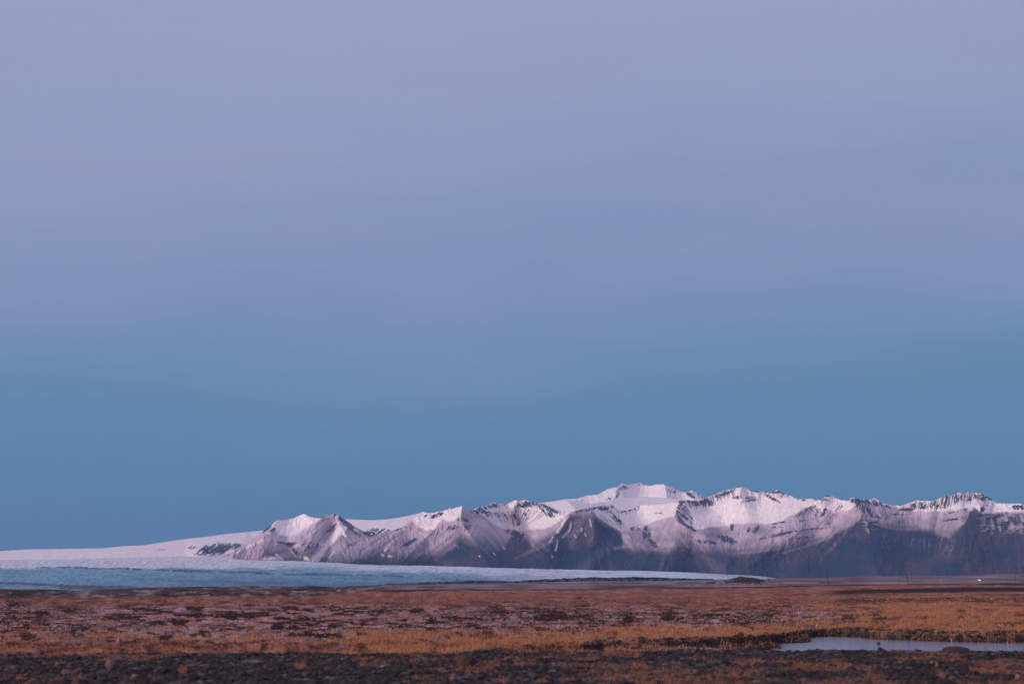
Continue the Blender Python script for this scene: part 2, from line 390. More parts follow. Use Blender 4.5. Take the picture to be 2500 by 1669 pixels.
m_feats = [
    ([(1128, 1234), (1124, 1262), (1135, 1290), (1165, 1330), (1200, 1390)], 900, 95),
    ([(1005, 1277), (960, 1310), (900, 1345), (850, 1380)], 300, 60), ([(1092, 1244), (1062, 1290), (1020, 1330), (980, 1375)], 300, 55),
    ([(1031, 1250), (1035, 1275)], 120, 40),
    ([(1235, 1232), (1245, 1262), (1258, 1292)], -420, 75), ([(1258, 1292), (1262, 1310), (1250, 1345), (1258, 1390)], -620, 95),
    ([(1281, 1219), (1287, 1250), (1290, 1275)], 240, 34), ([(1190, 1232), (1206, 1260), (1222, 1284)], 150, 22), ([(1257, 1221), (1250, 1255)], 140, 18),
    ([(1310, 1226), (1350, 1250), (1372, 1250)], 180, 24),
    ([(1401, 1248), (1370, 1285), (1340, 1330), (1300, 1390)], 620, 85), ([(1440, 1238), (1452, 1280), (1440, 1390)], 360, 70),
    ([(1458, 1260), (1490, 1275), (1520, 1296), (1575, 1335), (1640, 1395)], 520, 60), ([(1510, 1250), (1530, 1285)], -250, 50),
    ([(1556, 1250), (1572, 1282), (1577, 1306), (1594, 1330)], -420, 46), ([(1600, 1280), (1640, 1320), (1600, 1350)], 250, 50),
    ([(1669, 1221), (1656, 1244), (1650, 1262), (1656, 1276), (1685, 1292), (1725, 1306)], 560, 52),
    ([(1740, 1225), (1740, 1262)], -320, 75), ([(1811, 1188), (1795, 1235), (1785, 1268)], 260, 60), ([(1850, 1215), (1860, 1262)], -200, 45),
    ([(1790, 1272), (1765, 1300), (1800, 1322)], -380, 50),
    ([(2022, 1207), (1965, 1240), (1905, 1285), (1850, 1312), (1780, 1345)], 420, 60), ([(1950, 1300), (1880, 1340), (1820, 1390)], 260, 55),
    ([(1650, 1330), (1720, 1345), (1760, 1395)], 260, 60), ([(1700, 1330), (1690, 1395)], -200, 50),
    ([(2045, 1225), (2050, 1260)], -220, 42), ([(2080, 1214), (2085, 1240), (2106, 1254), (2122, 1300), (2140, 1395)], 460, 110),
    ([(1985, 1330), (2000, 1395)], -120, 55), ([(2200, 1285), (2215, 1395)], -120, 80), ([(2240, 1244), (2280, 1290)], -200, 70),
    ([(2343, 1202), (2345, 1235)], 200, 26), ([(2299, 1213), (2290, 1240)], 140, 20), ([(2397, 1205), (2392, 1240)], 150, 24),
    ([(2372, 1237), (2352, 1290), (2330, 1390)], 380, 100), ([(2435, 1255), (2425, 1390)], -120, 70), ([(2520, 1240), (2520, 1395)], 300, 70),
    ([(2600, 1240), (2620, 1395)], -300, 70), ([(2750, 1240), (2740, 1395)], 400, 90)]
m_A = [(700, 1200), (1000, 1258), (1015, 1283), (1040, 1294), (1060, 1291), (1078, 1270), (1105, 1272), (1124, 1262), (1131, 1236), (1145, 1243), (1160, 1250), (1185, 1264), (1205, 1280),
    (1225, 1290), (1257, 1296), (1290, 1294), (1330, 1291), (1360, 1275), (1385, 1256), (1402, 1240), (1440, 1240), (1462, 1262), (1490, 1280), (1520, 1296), (1560, 1291), (1600, 1272), (1640, 1260),
    (1655, 1258), (1672, 1280), (1695, 1292), (1740, 1284), (1800, 1279), (1850, 1276), (1900, 1278), (1918, 1264), (1945, 1251), (1965, 1238), (1990, 1236), (2008, 1252), (2025, 1258),
    (2048, 1248), (2075, 1242), (2090, 1232), (2100, 1220), (2150, 1228), (2200, 1242), (2235, 1246), (2300, 1247), (2360, 1240), (2372, 1238), (2395, 1250), (2408, 1252), (2475, 1247),
    (2500, 1248), (2700, 1262), (3500, 1262)]
m_B = [(770, 1362), (860, 1358), (900, 1353), (940, 1346), (1000, 1348), (1040, 1342), (1080, 1337), (1110, 1318), (1124, 1296), (1140, 1303), (1170, 1316), (1200, 1329), (1232, 1330), (1246, 1306),
    (1257, 1296), (1275, 1303), (1300, 1324), (1320, 1312), (1350, 1300), (1368, 1285), (1388, 1262), (1405, 1247), (1440, 1247), (1462, 1262), (1490, 1276), (1515, 1294), (1522, 1322), (1540, 1334), (1580, 1330),
    (1620, 1338), (1650, 1328), (1700, 1326), (1750, 1334), (1800, 1338), (1850, 1330), (1900, 1327), (1950, 1318), (1985, 1316), (2026, 1306), (2037, 1295), (2064, 1284),
    (2095, 1272), (2106, 1255), (2130, 1259), (2150, 1274), (2240, 1286), (2284, 1295), (2313, 1307), (2340, 1288), (2357, 1274), (2363, 1257), (2372, 1238), (2397, 1252),
    (2475, 1249), (2500, 1251), (2700, 1280), (3500, 1290)]
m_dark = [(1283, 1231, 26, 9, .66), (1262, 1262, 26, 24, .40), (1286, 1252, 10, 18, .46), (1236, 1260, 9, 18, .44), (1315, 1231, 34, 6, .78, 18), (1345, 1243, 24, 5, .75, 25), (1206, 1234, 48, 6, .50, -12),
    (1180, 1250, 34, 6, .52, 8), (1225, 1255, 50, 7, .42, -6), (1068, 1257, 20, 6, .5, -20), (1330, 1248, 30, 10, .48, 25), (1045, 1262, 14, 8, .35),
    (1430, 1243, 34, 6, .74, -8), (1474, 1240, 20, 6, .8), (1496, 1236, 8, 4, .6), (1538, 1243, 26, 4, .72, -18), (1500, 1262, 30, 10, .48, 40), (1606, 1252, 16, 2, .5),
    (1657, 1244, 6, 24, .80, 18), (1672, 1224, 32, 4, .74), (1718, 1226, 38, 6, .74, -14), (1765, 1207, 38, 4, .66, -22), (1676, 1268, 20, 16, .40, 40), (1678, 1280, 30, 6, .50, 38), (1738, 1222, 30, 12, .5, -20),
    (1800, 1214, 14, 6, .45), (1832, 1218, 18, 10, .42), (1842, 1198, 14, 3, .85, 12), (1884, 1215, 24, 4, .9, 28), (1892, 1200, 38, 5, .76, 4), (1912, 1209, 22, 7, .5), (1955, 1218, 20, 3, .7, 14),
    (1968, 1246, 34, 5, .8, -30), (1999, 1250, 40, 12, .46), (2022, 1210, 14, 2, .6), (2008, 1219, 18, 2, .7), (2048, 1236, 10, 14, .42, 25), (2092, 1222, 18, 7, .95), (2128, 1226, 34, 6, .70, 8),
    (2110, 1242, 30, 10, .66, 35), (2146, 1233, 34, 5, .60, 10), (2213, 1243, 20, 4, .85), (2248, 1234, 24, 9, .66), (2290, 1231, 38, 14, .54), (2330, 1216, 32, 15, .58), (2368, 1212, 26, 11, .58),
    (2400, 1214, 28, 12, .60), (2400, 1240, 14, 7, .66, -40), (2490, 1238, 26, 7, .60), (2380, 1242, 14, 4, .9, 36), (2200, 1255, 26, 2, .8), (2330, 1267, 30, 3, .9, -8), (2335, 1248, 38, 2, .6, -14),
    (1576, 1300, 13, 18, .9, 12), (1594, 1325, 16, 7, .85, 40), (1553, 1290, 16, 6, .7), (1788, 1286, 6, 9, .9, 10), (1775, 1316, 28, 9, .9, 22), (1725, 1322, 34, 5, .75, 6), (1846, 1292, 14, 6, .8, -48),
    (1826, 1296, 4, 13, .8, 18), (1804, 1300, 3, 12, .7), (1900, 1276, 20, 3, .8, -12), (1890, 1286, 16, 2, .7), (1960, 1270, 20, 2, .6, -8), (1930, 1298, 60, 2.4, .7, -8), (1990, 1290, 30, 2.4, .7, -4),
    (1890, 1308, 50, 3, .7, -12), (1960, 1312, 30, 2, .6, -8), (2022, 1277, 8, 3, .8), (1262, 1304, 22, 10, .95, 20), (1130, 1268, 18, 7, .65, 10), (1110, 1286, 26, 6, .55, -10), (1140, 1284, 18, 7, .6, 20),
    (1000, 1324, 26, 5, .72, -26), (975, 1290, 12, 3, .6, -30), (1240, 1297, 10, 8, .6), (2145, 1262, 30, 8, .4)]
m_white = [([(950, 1330), (940, 1342)], 5, 4, .8), ([(965, 1296), (950, 1312)], 3, 2, .7), ([(1026, 1298), (1030, 1306)], 3, 1.5, .7), ([(988, 1290), (983, 1296)], 3, 2, .8),
    ([(933, 1353), (937, 1356)], 3, 2, .7), ([(950, 1357), (956, 1358)], 3.5, 2, .8), ([(1170, 1356), (1172, 1358)], 2, 2, .7), ([(1205, 1349), (1210, 1354)], 2, 1.5, .8), ([(1228, 1334), (1233, 1340)], 2, 1.5, .7),
    ([(1378, 1268), (1372, 1284), (1360, 1298)], 3.5, 5, .75), ([(1362, 1318), (1357, 1342)], 2, 3.5, .75), ([(1347, 1357), (1349, 1360)], 3, 2, .6), ([(1350, 1310), (1343, 1322)], 2.5, 2, .5),
    ([(1395, 1275), (1392, 1290), (1375, 1310)], 4, 3, .45), ([(1402, 1303), (1406, 1310)], 2, 2, .6), ([(1428, 1302), (1430, 1308)], 2, 2, .5), ([(1440, 1268), (1444, 1285)], 2, 2, .5), ([(1420, 1290), (1419, 1297)], 2, 2, .5),
    ([(1565, 1290), (1580, 1300)], 2, 1.5, .6), ([(1595, 1296), (1592, 1306)], 3, 2, .5), ([(2360, 1205), (2368, 1212)], 5, 2, .9), ([(2345, 1222), (2338, 1240)], 4, 8, .9), ([(2380, 1220), (2370, 1240)], 3, 8, .8),
    ([(2320, 1215), (2330, 1240)], 3, 7, .9), ([(2238, 1222), (2242, 1242)], 5, 4, .8),
    ([(2120, 1262), (2140, 1268)], 3, 2, .4), ([(2115, 1290), (2122, 1300)], 4, 3, .3), ([(2455, 1262), (2458, 1268)], 6, 5, .35), ([(2420, 1268), (2425, 1290)], 5, 5, .25), ([(2470, 1280), (2473, 1288)], 6, 4, .35),
    ([(2440, 1285), (2442, 1295)], 4, 3, .28), ([(2495, 1262), (2497, 1270)], 5, 5, .35), ([(1825, 1300), (1828, 1310)], 1.5, 2, .6), ([(1806, 1296), (1808, 1308)], 1.5, 1.5, .4)]
m_ribs = [([(1395, 1300), (1330, 1328), (1259, 1362)], 9, 4, .30), ([(1500, 1338), (1545, 1330), (1600, 1341)], 5, 5, .45), ([(1600, 1341), (1625, 1346)], 4, 2, .3),  # faint dusted ridge lines, with lit spur edges painted into the colour
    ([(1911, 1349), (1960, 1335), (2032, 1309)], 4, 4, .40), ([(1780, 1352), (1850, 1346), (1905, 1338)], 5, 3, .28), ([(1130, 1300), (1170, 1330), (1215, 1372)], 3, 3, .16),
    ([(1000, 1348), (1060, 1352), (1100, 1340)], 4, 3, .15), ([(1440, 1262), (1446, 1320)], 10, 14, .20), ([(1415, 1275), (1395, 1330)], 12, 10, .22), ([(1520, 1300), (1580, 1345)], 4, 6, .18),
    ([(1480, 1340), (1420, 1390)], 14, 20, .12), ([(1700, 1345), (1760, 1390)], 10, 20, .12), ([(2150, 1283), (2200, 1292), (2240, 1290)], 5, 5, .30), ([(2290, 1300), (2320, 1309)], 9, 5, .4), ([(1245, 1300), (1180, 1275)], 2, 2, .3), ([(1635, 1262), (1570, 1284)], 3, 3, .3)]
def fan(n, x0, x1, ytop, tgt, fr, w, q, seed, jit=5):
    """thin rock flutes running down from points spread along a line"""
    r = np.random.default_rng(seed); o = []
    for i in range(n):
        x = x0 + (x1 - x0) * (i + r.uniform(.1, .9)) / n
        y = float(pl(x, ytop)) + r.uniform(0, jit)
        f = fr * r.uniform(.45, 1.0)
        if len(tgt) == 2: ex, ey = x + (tgt[0] - x) * f, y + (tgt[1] - y) * f
        else: ex, ey = x + tgt[0] * f + r.normal(0, 1.5), y + tgt[1] * f
        o.append((x, y, ex, ey, w * r.uniform(.6, 1.3), q * r.uniform(.6, 1)))
    return o
m_crest_d = [(p, q + 2) for p, q in m_crest]
m_flutes = fan(22, 1172, 1330, [(1172, 1250), (1230, 1246), (1262, 1236), (1300, 1240), (1330, 1252)], (1256, 1306), .62, 1.5, .75, 1, 12) \
    + fan(18, 1284, 1366, [(1284, 1222), (1320, 1228), (1366, 1246)], (24, 20, 0), 1.0, 1.4, .7, 2, 3) \
    + fan(12, 1160, 1240, m_crest_d, (8, 11, 0), 1.0, 1.6, .7, 9, 2) \
    + fan(30, 1672, 1792, m_crest_d, (7, 19, 0), 1.0, 2.4, .95, 3, 2) \
    + fan(14, 1654, 1672, [(1654, 1262), (1672, 1226)], (26, 30, 0), 1.0, 1.9, .85, 4, 8) \
    + fan(12, 1652, 1680, [(1652, 1266), (1680, 1280)], (26, 18, 0), 1.0, 1.8, .8, 5, 4) \
    + fan(16, 1462, 1520, [(1462, 1254), (1520, 1274)], (16, 22, 0), 1.0, 1.2, .6, 6, 8) \
    + fan(12, 1500, 1570, [(1500, 1244), (1530, 1250), (1570, 1236)], (2, 6, 0), 1.0, 1.6, .8, 10, 2) \
    + fan(34, 2222, 2425, m_crest_d, (-5, 26, 0), 1.0, 2.6, .7, 7, 4) \
    + fan(22, 1945, 2045, [(1945, 1252), (1975, 1240), (2010, 1240), (2045, 1246)], (5, 16, 0), 1.0, 1.6, .6, 8, 10) \
    + fan(10, 1860, 1925, m_crest_d, (7, 11, 0), 1.0, 2.0, .7, 11, 2) + fan(14, 2078, 2150, m_crest_d, (10, 16, 0), 1.0, 2.6, .7, 12, 3) \
    + fan(12, 1820, 1850, [(1820, 1204), (1850, 1212)], (-5, 16, 0), 1.0, 1.2, .35, 13, 8)
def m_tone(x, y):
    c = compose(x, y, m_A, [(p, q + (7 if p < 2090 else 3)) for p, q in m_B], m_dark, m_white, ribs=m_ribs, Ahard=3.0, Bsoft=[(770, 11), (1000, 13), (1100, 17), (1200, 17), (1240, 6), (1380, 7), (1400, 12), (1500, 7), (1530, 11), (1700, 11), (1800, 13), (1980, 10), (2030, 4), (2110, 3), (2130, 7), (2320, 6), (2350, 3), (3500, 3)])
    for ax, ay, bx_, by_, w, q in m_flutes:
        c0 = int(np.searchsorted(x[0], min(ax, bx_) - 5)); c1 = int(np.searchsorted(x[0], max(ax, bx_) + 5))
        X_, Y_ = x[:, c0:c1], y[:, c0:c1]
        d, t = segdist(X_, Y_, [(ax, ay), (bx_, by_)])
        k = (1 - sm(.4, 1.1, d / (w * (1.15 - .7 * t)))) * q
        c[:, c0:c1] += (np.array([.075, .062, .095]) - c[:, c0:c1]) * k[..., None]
    # banded snow ledges on the cliff at the far right and on the prow
    led = sm(.52, .72, vnoise(x / 26, y / 2.7, 90) * .6 + vnoise(x / 9, y / 5, 91) * .5)
    m = np.maximum(sm(2370, 2420, x) * sm(1250, 1258, y) * (1 - sm(1288, 1310, y)), sm(2098, 2112, x) * (1 - sm(2135, 2160, x)) * sm(1256, 1262, y) * (1 - sm(1280, 1300, y)) * .8)
    return c + (DUST * 1.05 - c) * (led * m * .55)[..., None]
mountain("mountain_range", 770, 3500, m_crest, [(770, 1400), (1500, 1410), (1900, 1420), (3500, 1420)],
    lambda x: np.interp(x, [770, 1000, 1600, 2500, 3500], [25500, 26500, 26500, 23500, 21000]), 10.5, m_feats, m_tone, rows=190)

# ------------------------------------------------------------ glacier tongue
g_crest = [(-900, 1378), (0, 1366), (150, 1364), (300, 1360.5), (450, 1357.5), (555, 1359.5), (579, 1364), (599, 1366.5), (659, 1367.5), (719, 1368), (794, 1372), (869, 1377), (950, 1379), (1123, 1382.6),
    (1212, 1385.5), (1400, 1390), (1573, 1393), (1685, 1396.7), (1763, 1401), (1850, 1405), (1890, 1410), (1960, 1422)]
cx = np.arange(-900, 1961, 1.5); R = 130
t = np.linspace(0, 1, R)
cr = pl(cx, g_crest) + (vnoise(cx / 4, cx * 0, 33) - .5) * .7
PX = np.repeat(cx[None], R, 0); ROW = cr[None] + (1452 - cr)[None] * t[:, None]
D = np.interp(1452 - ROW, [0, 15, 30, 50, 70, 95], [7000, 7600, 8800, 11000, 13500, 18000])
V = ray(PX, ROW, D)
cre = ridged((PX + ROW * 5.0) / 7.0, ROW / 3.2, 50, 3)
cre2 = fbm(PX / 60, ROW / 4, 52, 4)
V[..., 2] += ((cre - .5) * 12 + (cre2 - .5) * 14) * (D / 12000) * (.35 + .65 * sm(0, 12, ROW - cr[None])) * (1 - .75 * sm(1350, 1700, PX))
snowy = (1 - sm(560, 1050, PX + (ROW - 1375) * 6)) * (1 - sm(1384, 1391, ROW + (cre2 - .5) * 6))
edge = sm(600, 900, PX) * (1 - sm(9, 24, ROW - cr[None] + (cre2 - .5) * 10))
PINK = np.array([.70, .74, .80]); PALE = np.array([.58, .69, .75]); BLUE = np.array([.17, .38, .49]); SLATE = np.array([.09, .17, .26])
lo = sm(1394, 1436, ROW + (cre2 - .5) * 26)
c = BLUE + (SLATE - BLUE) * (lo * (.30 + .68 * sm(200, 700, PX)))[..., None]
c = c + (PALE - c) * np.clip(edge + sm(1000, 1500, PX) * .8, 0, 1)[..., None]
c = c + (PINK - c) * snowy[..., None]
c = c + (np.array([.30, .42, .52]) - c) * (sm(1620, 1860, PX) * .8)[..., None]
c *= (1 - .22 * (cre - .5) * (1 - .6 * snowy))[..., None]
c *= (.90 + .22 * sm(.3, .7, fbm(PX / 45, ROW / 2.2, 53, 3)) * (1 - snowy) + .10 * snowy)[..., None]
DARK = np.array([.055, .06, .085])
def stroke(c, pts, w, s, wob=0.8, dash=0.0, colr=DARK):
    d, tt = segdist(PX, ROW, pts, 1.0)
    k = 1 - sm(.5, 1.2, d / w + (vnoise(PX / 6, ROW / 2, 54) - .5) * wob)
    if dash: k = k * sm(dash - .12, dash + .1, vnoise(PX / 16, ROW * 0, 55))
    return c + (colr - c) * (k * s)[..., None]
c = stroke(c, [(90, 1385.5), (300, 1388), (450, 1393.5), (713, 1401.5), (827, 1403), (950, 1406), (983, 1408)], 2.1, .9, dash=.18)
c = stroke(c, [(1050, 1412), (1101, 1415), (1180, 1417)], 1.8, .7, dash=.2)
c = stroke(c, [(330, 1412), (500, 1420), (700, 1424)], 3.0, .35)
c = stroke(c, [(330, 1404), (500, 1410)], 2.0, .2)
c = stroke(c, [(0, 1423), (60, 1425), (150, 1429), (260, 1433), (340, 1436)], 3.4, .95)
c = stroke(c, [(150, 1433), (200, 1435), (260, 1437)], 6.5, .9, colr=np.array([.07,.07,.10]))
c = stroke(c, [(60, 1436), (160, 1439)], 2.0, .0)
bkv = V[0].copy(); bkv[:, 1] += 1800; bkv[:, 0] *= (1 + 1800 / bkv[:, 1]); bkv[:, 2] -= 260
V = np.concatenate([bkv[None], V]); c = np.concatenate([c[:1], c])
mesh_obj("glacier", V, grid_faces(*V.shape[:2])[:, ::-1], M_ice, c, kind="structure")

# ------------------------------------------------------------ dark moraine hills in front of the ice
def hills(name, crest, D, foot, tone, px0, px1, depth=160.0):
    cx = np.arange(px0, px1 + 1, 1.5)
    cr = pl(cx, crest) + (vnoise(cx / 9, cx * 0, 80) - .5) * 1.6 + (vnoise(cx / 3, cx * 0, 81) - .5) * .8
    R = 26; t = np.linspace(0, 1, R)
    PXh = np.repeat(cx[None], R, 0); RW = cr[None] + np.maximum(foot - cr, .5)[None] * t[:, None]
    Dh = D - depth * t[:, None] + 0 * PXh - (ridged(PXh / 22, RW / 9, 82, 4) - .5) * depth * .6
    Vh = ray(PXh, RW, Dh)
    b = Vh[0].copy(); b[:, 1] += depth; b[:, 2] -= depth * .3
    Vh = np.concatenate([b[None], Vh])
    n = fbm(PXh / 14, RW / 3, 83, 4)
    ch = tone(n * .7 + .15, RW); ch = np.concatenate([ch[:1], ch])
    return mesh_obj(name, Vh, grid_faces(*Vh.shape[:2])[:, ::-1], M_ground, ch, kind="structure")
hills("moraine", [(880, 1431), (950, 1424), (1060, 1420), (1120, 1417.5), (1179, 1415.6), (1257, 1418), (1290, 1415.5), (1320, 1413), (1347, 1413.5), (1375, 1411), (1400, 1410), (1446, 1408), (1500, 1409.5),
    (1544, 1406.7), (1591, 1409), (1640, 1409.5), (1685, 1411), (1740, 1413), (1800, 1416)], 5200, 1432,
    lambda n, r: np.array([.050, .052, .074]) + np.array([.045, .036, .040]) * sm(.35, .65, n)[..., None], 880, 1800, 500)

# ------------------------------------------------------------ ground
g_hor = [(-900, 1440), (0, 1436), (50, 1438), (85, 1437), (127, 1438), (180, 1441), (221, 1441), (254, 1438), (299, 1435.6), (374, 1433), (450, 1432), (500, 1431), (629, 1430), (704, 1431.5), (734, 1430.5),
    (755, 1428.5), (794, 1431.5), (869, 1430), (900, 1428.5), (1050, 1426.5), (1168, 1424.5), (1300, 1421), (1400, 1418.5), (1450, 1417), (1530, 1418), (1700, 1416), (1871, 1412.5), (1934, 1409),
    (2000, 1408), (2150, 1405.5), (2341, 1403.6), (2389, 1401.7), (2437, 1399.5), (2500, 1400), (3500, 1402)]
PROF = np.array([(265, 34), (236, 39), (206, 46), (184, 54), (156, 66), (131, 86), (96, 125), (76, 180), (58, 290), (46, 420), (36, 650), (28, 1000), (22, 1400), (18, 1900), (14, 2500), (9, 3600), (5, 5000), (0, 8000)])
def D_of(row, px):
    hor = pl(px, g_hor)
    e = (row - hor) * 265.0 / (1669 - hor)
    lx = np.log(PROF[::-1, 1])
    Dn = np.exp(np.interp(e, PROF[::-1, 0], lx))
    below = np.maximum(e - 265, 0)
    Dn = np.where(e > 265, 34 * 265.0 / (265 + below * 1.0), Dn)
    cap = np.interp(px, [-900, 0, 700, 1300, 1900, 2200], [1300, 1300, 1500, 2600, 5200, 8000])
    return np.where(Dn > 300, 300 + (Dn - 300) * np.minimum(1, (cap - 300) / 7700.0), Dn)
colsx = np.concatenate([np.arange(-900, -20, 8), np.arange(-20, 2520, 1.6), np.arange(2520, 3401, 8)])
tt_ = np.linspace(0, 1, 520) ** 1.35
lowr = np.concatenate([np.geomspace(14000, 1700, 26)[:-1]])
hor = pl(colsx, g_hor)
ROWg = hor[None] + (1690 - hor)[None] * tt_[:, None]
ROWg = np.concatenate([ROWg, np.repeat(lowr[::-1][:, None], len(colsx), 1)])
PXg = np.repeat(colsx[None], ROWg.shape[0], 0)
Dg = D_of(ROWg, PXg)
G = ray(PXg, ROWg, Dg)
X, Y = G[..., 0], G[..., 1]
WZ = -0.60
def row_at(z, D): return H0 + (CAM_H - z) * F / D
NB = [(1180, 1622), (1230, 1612), (1290, 1606), (1400, 1600), (1500, 1590), (1650, 1585), (1800, 1578), (1900, 1566), (1952, 1555), (2009, 1549), (2053, 1549), (2098, 1552), (2158, 1557), (2247, 1559), (2336, 1562), (2500, 1563), (2900, 1560), (3400, 1560)]
nbD = F * (CAM_H - WZ) / (pl(PXg, NB) - H0)
ins = sm(0.0, 1.1, nbD + (fbm(X / 1.5, Y / 1.5, 100, 3) - .5) * 1.6 - Y) * sm(52.8, 56.0, Y + (fbm(X / 2, Y / 2, 101, 2) - .5) * 1.5)      # between the near bank and the far bank
ins *= sm(1150, 1400, PXg)
wet = sm(1850, 1945, PXg + (fbm(X, Y, 102, 3) - .5) * 60)
spit = (1 - sm(1960, 2000, PXg)) * sm(76.0, 79.5, Y + (fbm(X / 2, Y / 2, 103, 2) - .5) * 2)
target = -0.40 - 0.07 * sm(1500, 1800, PXg) - 0.35 * wet * (1 - spit)
Z = G[..., 2]
Z = Z * (1 - ins) + (target) * ins
# relief
scl = np.clip(Y / 120, .35, 30)
field = sm(53, 57, Y) * (1 - ins) * (1 - .65 * sm(1200, 1350, PXg) * sm(8, 3, Y - nbD))
hum = fbm(X / 1.3, Y / 1.6, 110, 4); hum2 = fbm(X / 4.0, Y / 5.0, 111, 4); hum3 = fbm(X / 16, Y / 22, 112, 4); hum4 = fbm(X / 70, Y / 90, 113, 4)
Z = Z + field * ((hum - .5) * .32 + (hum2 - .5) * .34 + (hum3 - .5) * .42 * sm(80, 250, Y) + (hum4 - .5) * 1.4 * sm(3, 16, ROWg - hor[None]) * sm(300, 900, Y) * (1 - sm(2200, 4000, Y)))
fg = 1 - sm(52.2, 54.5, Y - 2.2 * sm(1130, 1250, PXg) + (fbm(X / 3, Y / 2, 104, 3) - .5) * 2.0)
Z = Z + fg * ((fbm(X / .5, Y / .5, 114, 4) - .5) * .10 + (fbm(X / 2.2, Y / 2.2, 115, 3) - .5) * .13 + .05 * vnoise(X / .12, Y / .12, 116))
Z = Z + ins * (fbm(X / .8, Y / .8, 117, 4) - .5) * .16
# bumpy old moraine near the horizon on the left
mo = sm(1300, 700, PXg) * sm(1464, 1452, ROWg)
Z = Z + mo * (ridged(PXg / 60, Y / 160, 118, 4) - .5) * 1.2 * sm(1, 9, ROWg - hor[None]) * np.clip(Y / 500, 0, 1.6)
Gz = Z
G[..., 2] = Z

# ground colours (what grows or lies there, plus a haze tint on the far plain)
C = lambda r, g, b: lin((r, g, b)) / np.array([.76, .60, .62])
frost = C(154, 120, 128); rust = C(136, 86, 77); brown = C(112, 66, 58); darkc = C(40, 26, 26); gold = C(150, 96, 72); greyp = C(120, 98, 106); soil = C(46, 30, 32); green = C(70, 62, 38)
grav = np.array([.026, .021, .024]); grav2 = np.array([.056, .045, .050]); salmon = C(138, 88, 84)
def mixc(c, d, k): return c + (d - c) * np.clip(k, 0, 1)[..., None]
nA = fbm(PXg / 90, ROWg / 5.0, 120, 4); nB = fbm(PXg / 22, ROWg / 2.4, 121, 4); nC = fbm(X / .6, Y / 1.2, 122, 3)
wx = fbm(PXg / 200, ROWg / 20, 123, 3) - .5
rw = ROWg + wx * 22
col = np.zeros(G.shape) + rust
hm = fbm(X / 1.0, Y / 3.5, 124, 4); hl = fbm(X / 3.4, Y / 16, 125, 4)
col = mixc(col, brown, sm(.40, .62, nB) * .8)
col = col * (.62 + .76 * fbm(PXg / 14, ROWg / 1.9, 138, 3))[..., None]
frk = sm(1470, 1490, rw) * (1 - sm(1552, 1575, rw))
frk = np.maximum(frk, sm(1588, 1570, ROWg) * sm(900, 500, PXg) * sm(.45, .6, nA) * sm(1540, 1560, ROWg))
col = mixc(col, frost, frk * sm(.36, .60, nB * .45 + hm * .55) * .9)
nD = fbm(PXg / 34, ROWg / 3.4, 126, 4)
dk = sm(.515, .56, nD * .58 + fbm(PXg / 15, ROWg / 1.7, 139, 3) * .12 + hl * .12 + hm * .18 + .025 * sm(1560, 1500, ROWg))
dk2 = sm(.55, .62, hm * .6 + nA * .4)
fine = fbm(PXg / 9, ROWg / 1.5, 128, 3)
col = mixc(col, darkc, sm(.54, .66, fine * .5 + nB * .3 + hm * .2) * .75 * sm(1446, 1470, ROWg))
col = mixc(col, darkc, np.maximum(dk * (.55 + .4 * frk), dk2 * .55 * frk) * sm(1445, 1475, ROWg))
col = mixc(col, rust * .8, sm(.56, .66, nA) * (1 - sm(1475, 1500, rw)) * .5)
nD = fbm(PXg / 34, ROWg / 3.4, 126, 4)
# golden grass
gz = np.maximum.reduce([
    sm(1880, 2150, PXg + (nA - .5) * 300) * sm(1446, 1456, ROWg) ,
    sm(1260, 1500, PXg + (nA - .5) * 200) * sm(1522, 1534, rw - (PXg - 1500) * -.02),
    sm(760, 950, PXg + (nA - .5) * 300) * sm(1536, 1556, ROWg + (nB - .5) * 14 + (nA - .5) * 34),
    (1 - sm(500, 900, PXg)) * sm(1546, 1556, ROWg + (nA - .5) * 18) * (1 - sm(1564, 1572, ROWg + (nA - .5) * 12)) * .5])
gz = gz * sm(.25, .42, fbm(PXg / 130, ROWg / 6, 127, 4)) * (1 - .7 * sm(.50, .58, nD)) * (1 - .6 * sm(.54, .62, fbm(PXg / 60, ROWg / 4, 129, 4)))
gz = gz * (1 - .75 * dk * sm(.5, .62, nA))
col = mixc(col, gold * (.75 + .5 * nB[..., None]), gz * .92)
col = mixc(col, rust, gz * sm(.5, .7, nA) * .5)
# pale strip of dead turf and green moss along the far pond bank
bk = ROWg - (pl(PXg, NB) - 16)
col = mixc(col, salmon, sm(1700, 1950, PXg) * sm(-16, -6, bk) * .5)
col = mixc(col, green, sm(1240, 1900, PXg) * sm(-8, 2, bk + (nB - .5) * 12) * .9)
col = mixc(col, np.array([.020, .018, .014]), sm(1230, 1450, PXg) * (1 - sm(1960, 2040, PXg)) * sm(-11, -3, bk + (nB - .5) * 8) * (ROWg < 1595))
bankf = ins * (1 - sm(1.5, 4, nbD - Y)) + sm(.02, .3, ins) * 1.0
col = mixc(col, np.array([.022, .018, .017]), np.clip(bankf, 0, 1))
col = mixc(col, np.array([.028, .024, .026]), ins)
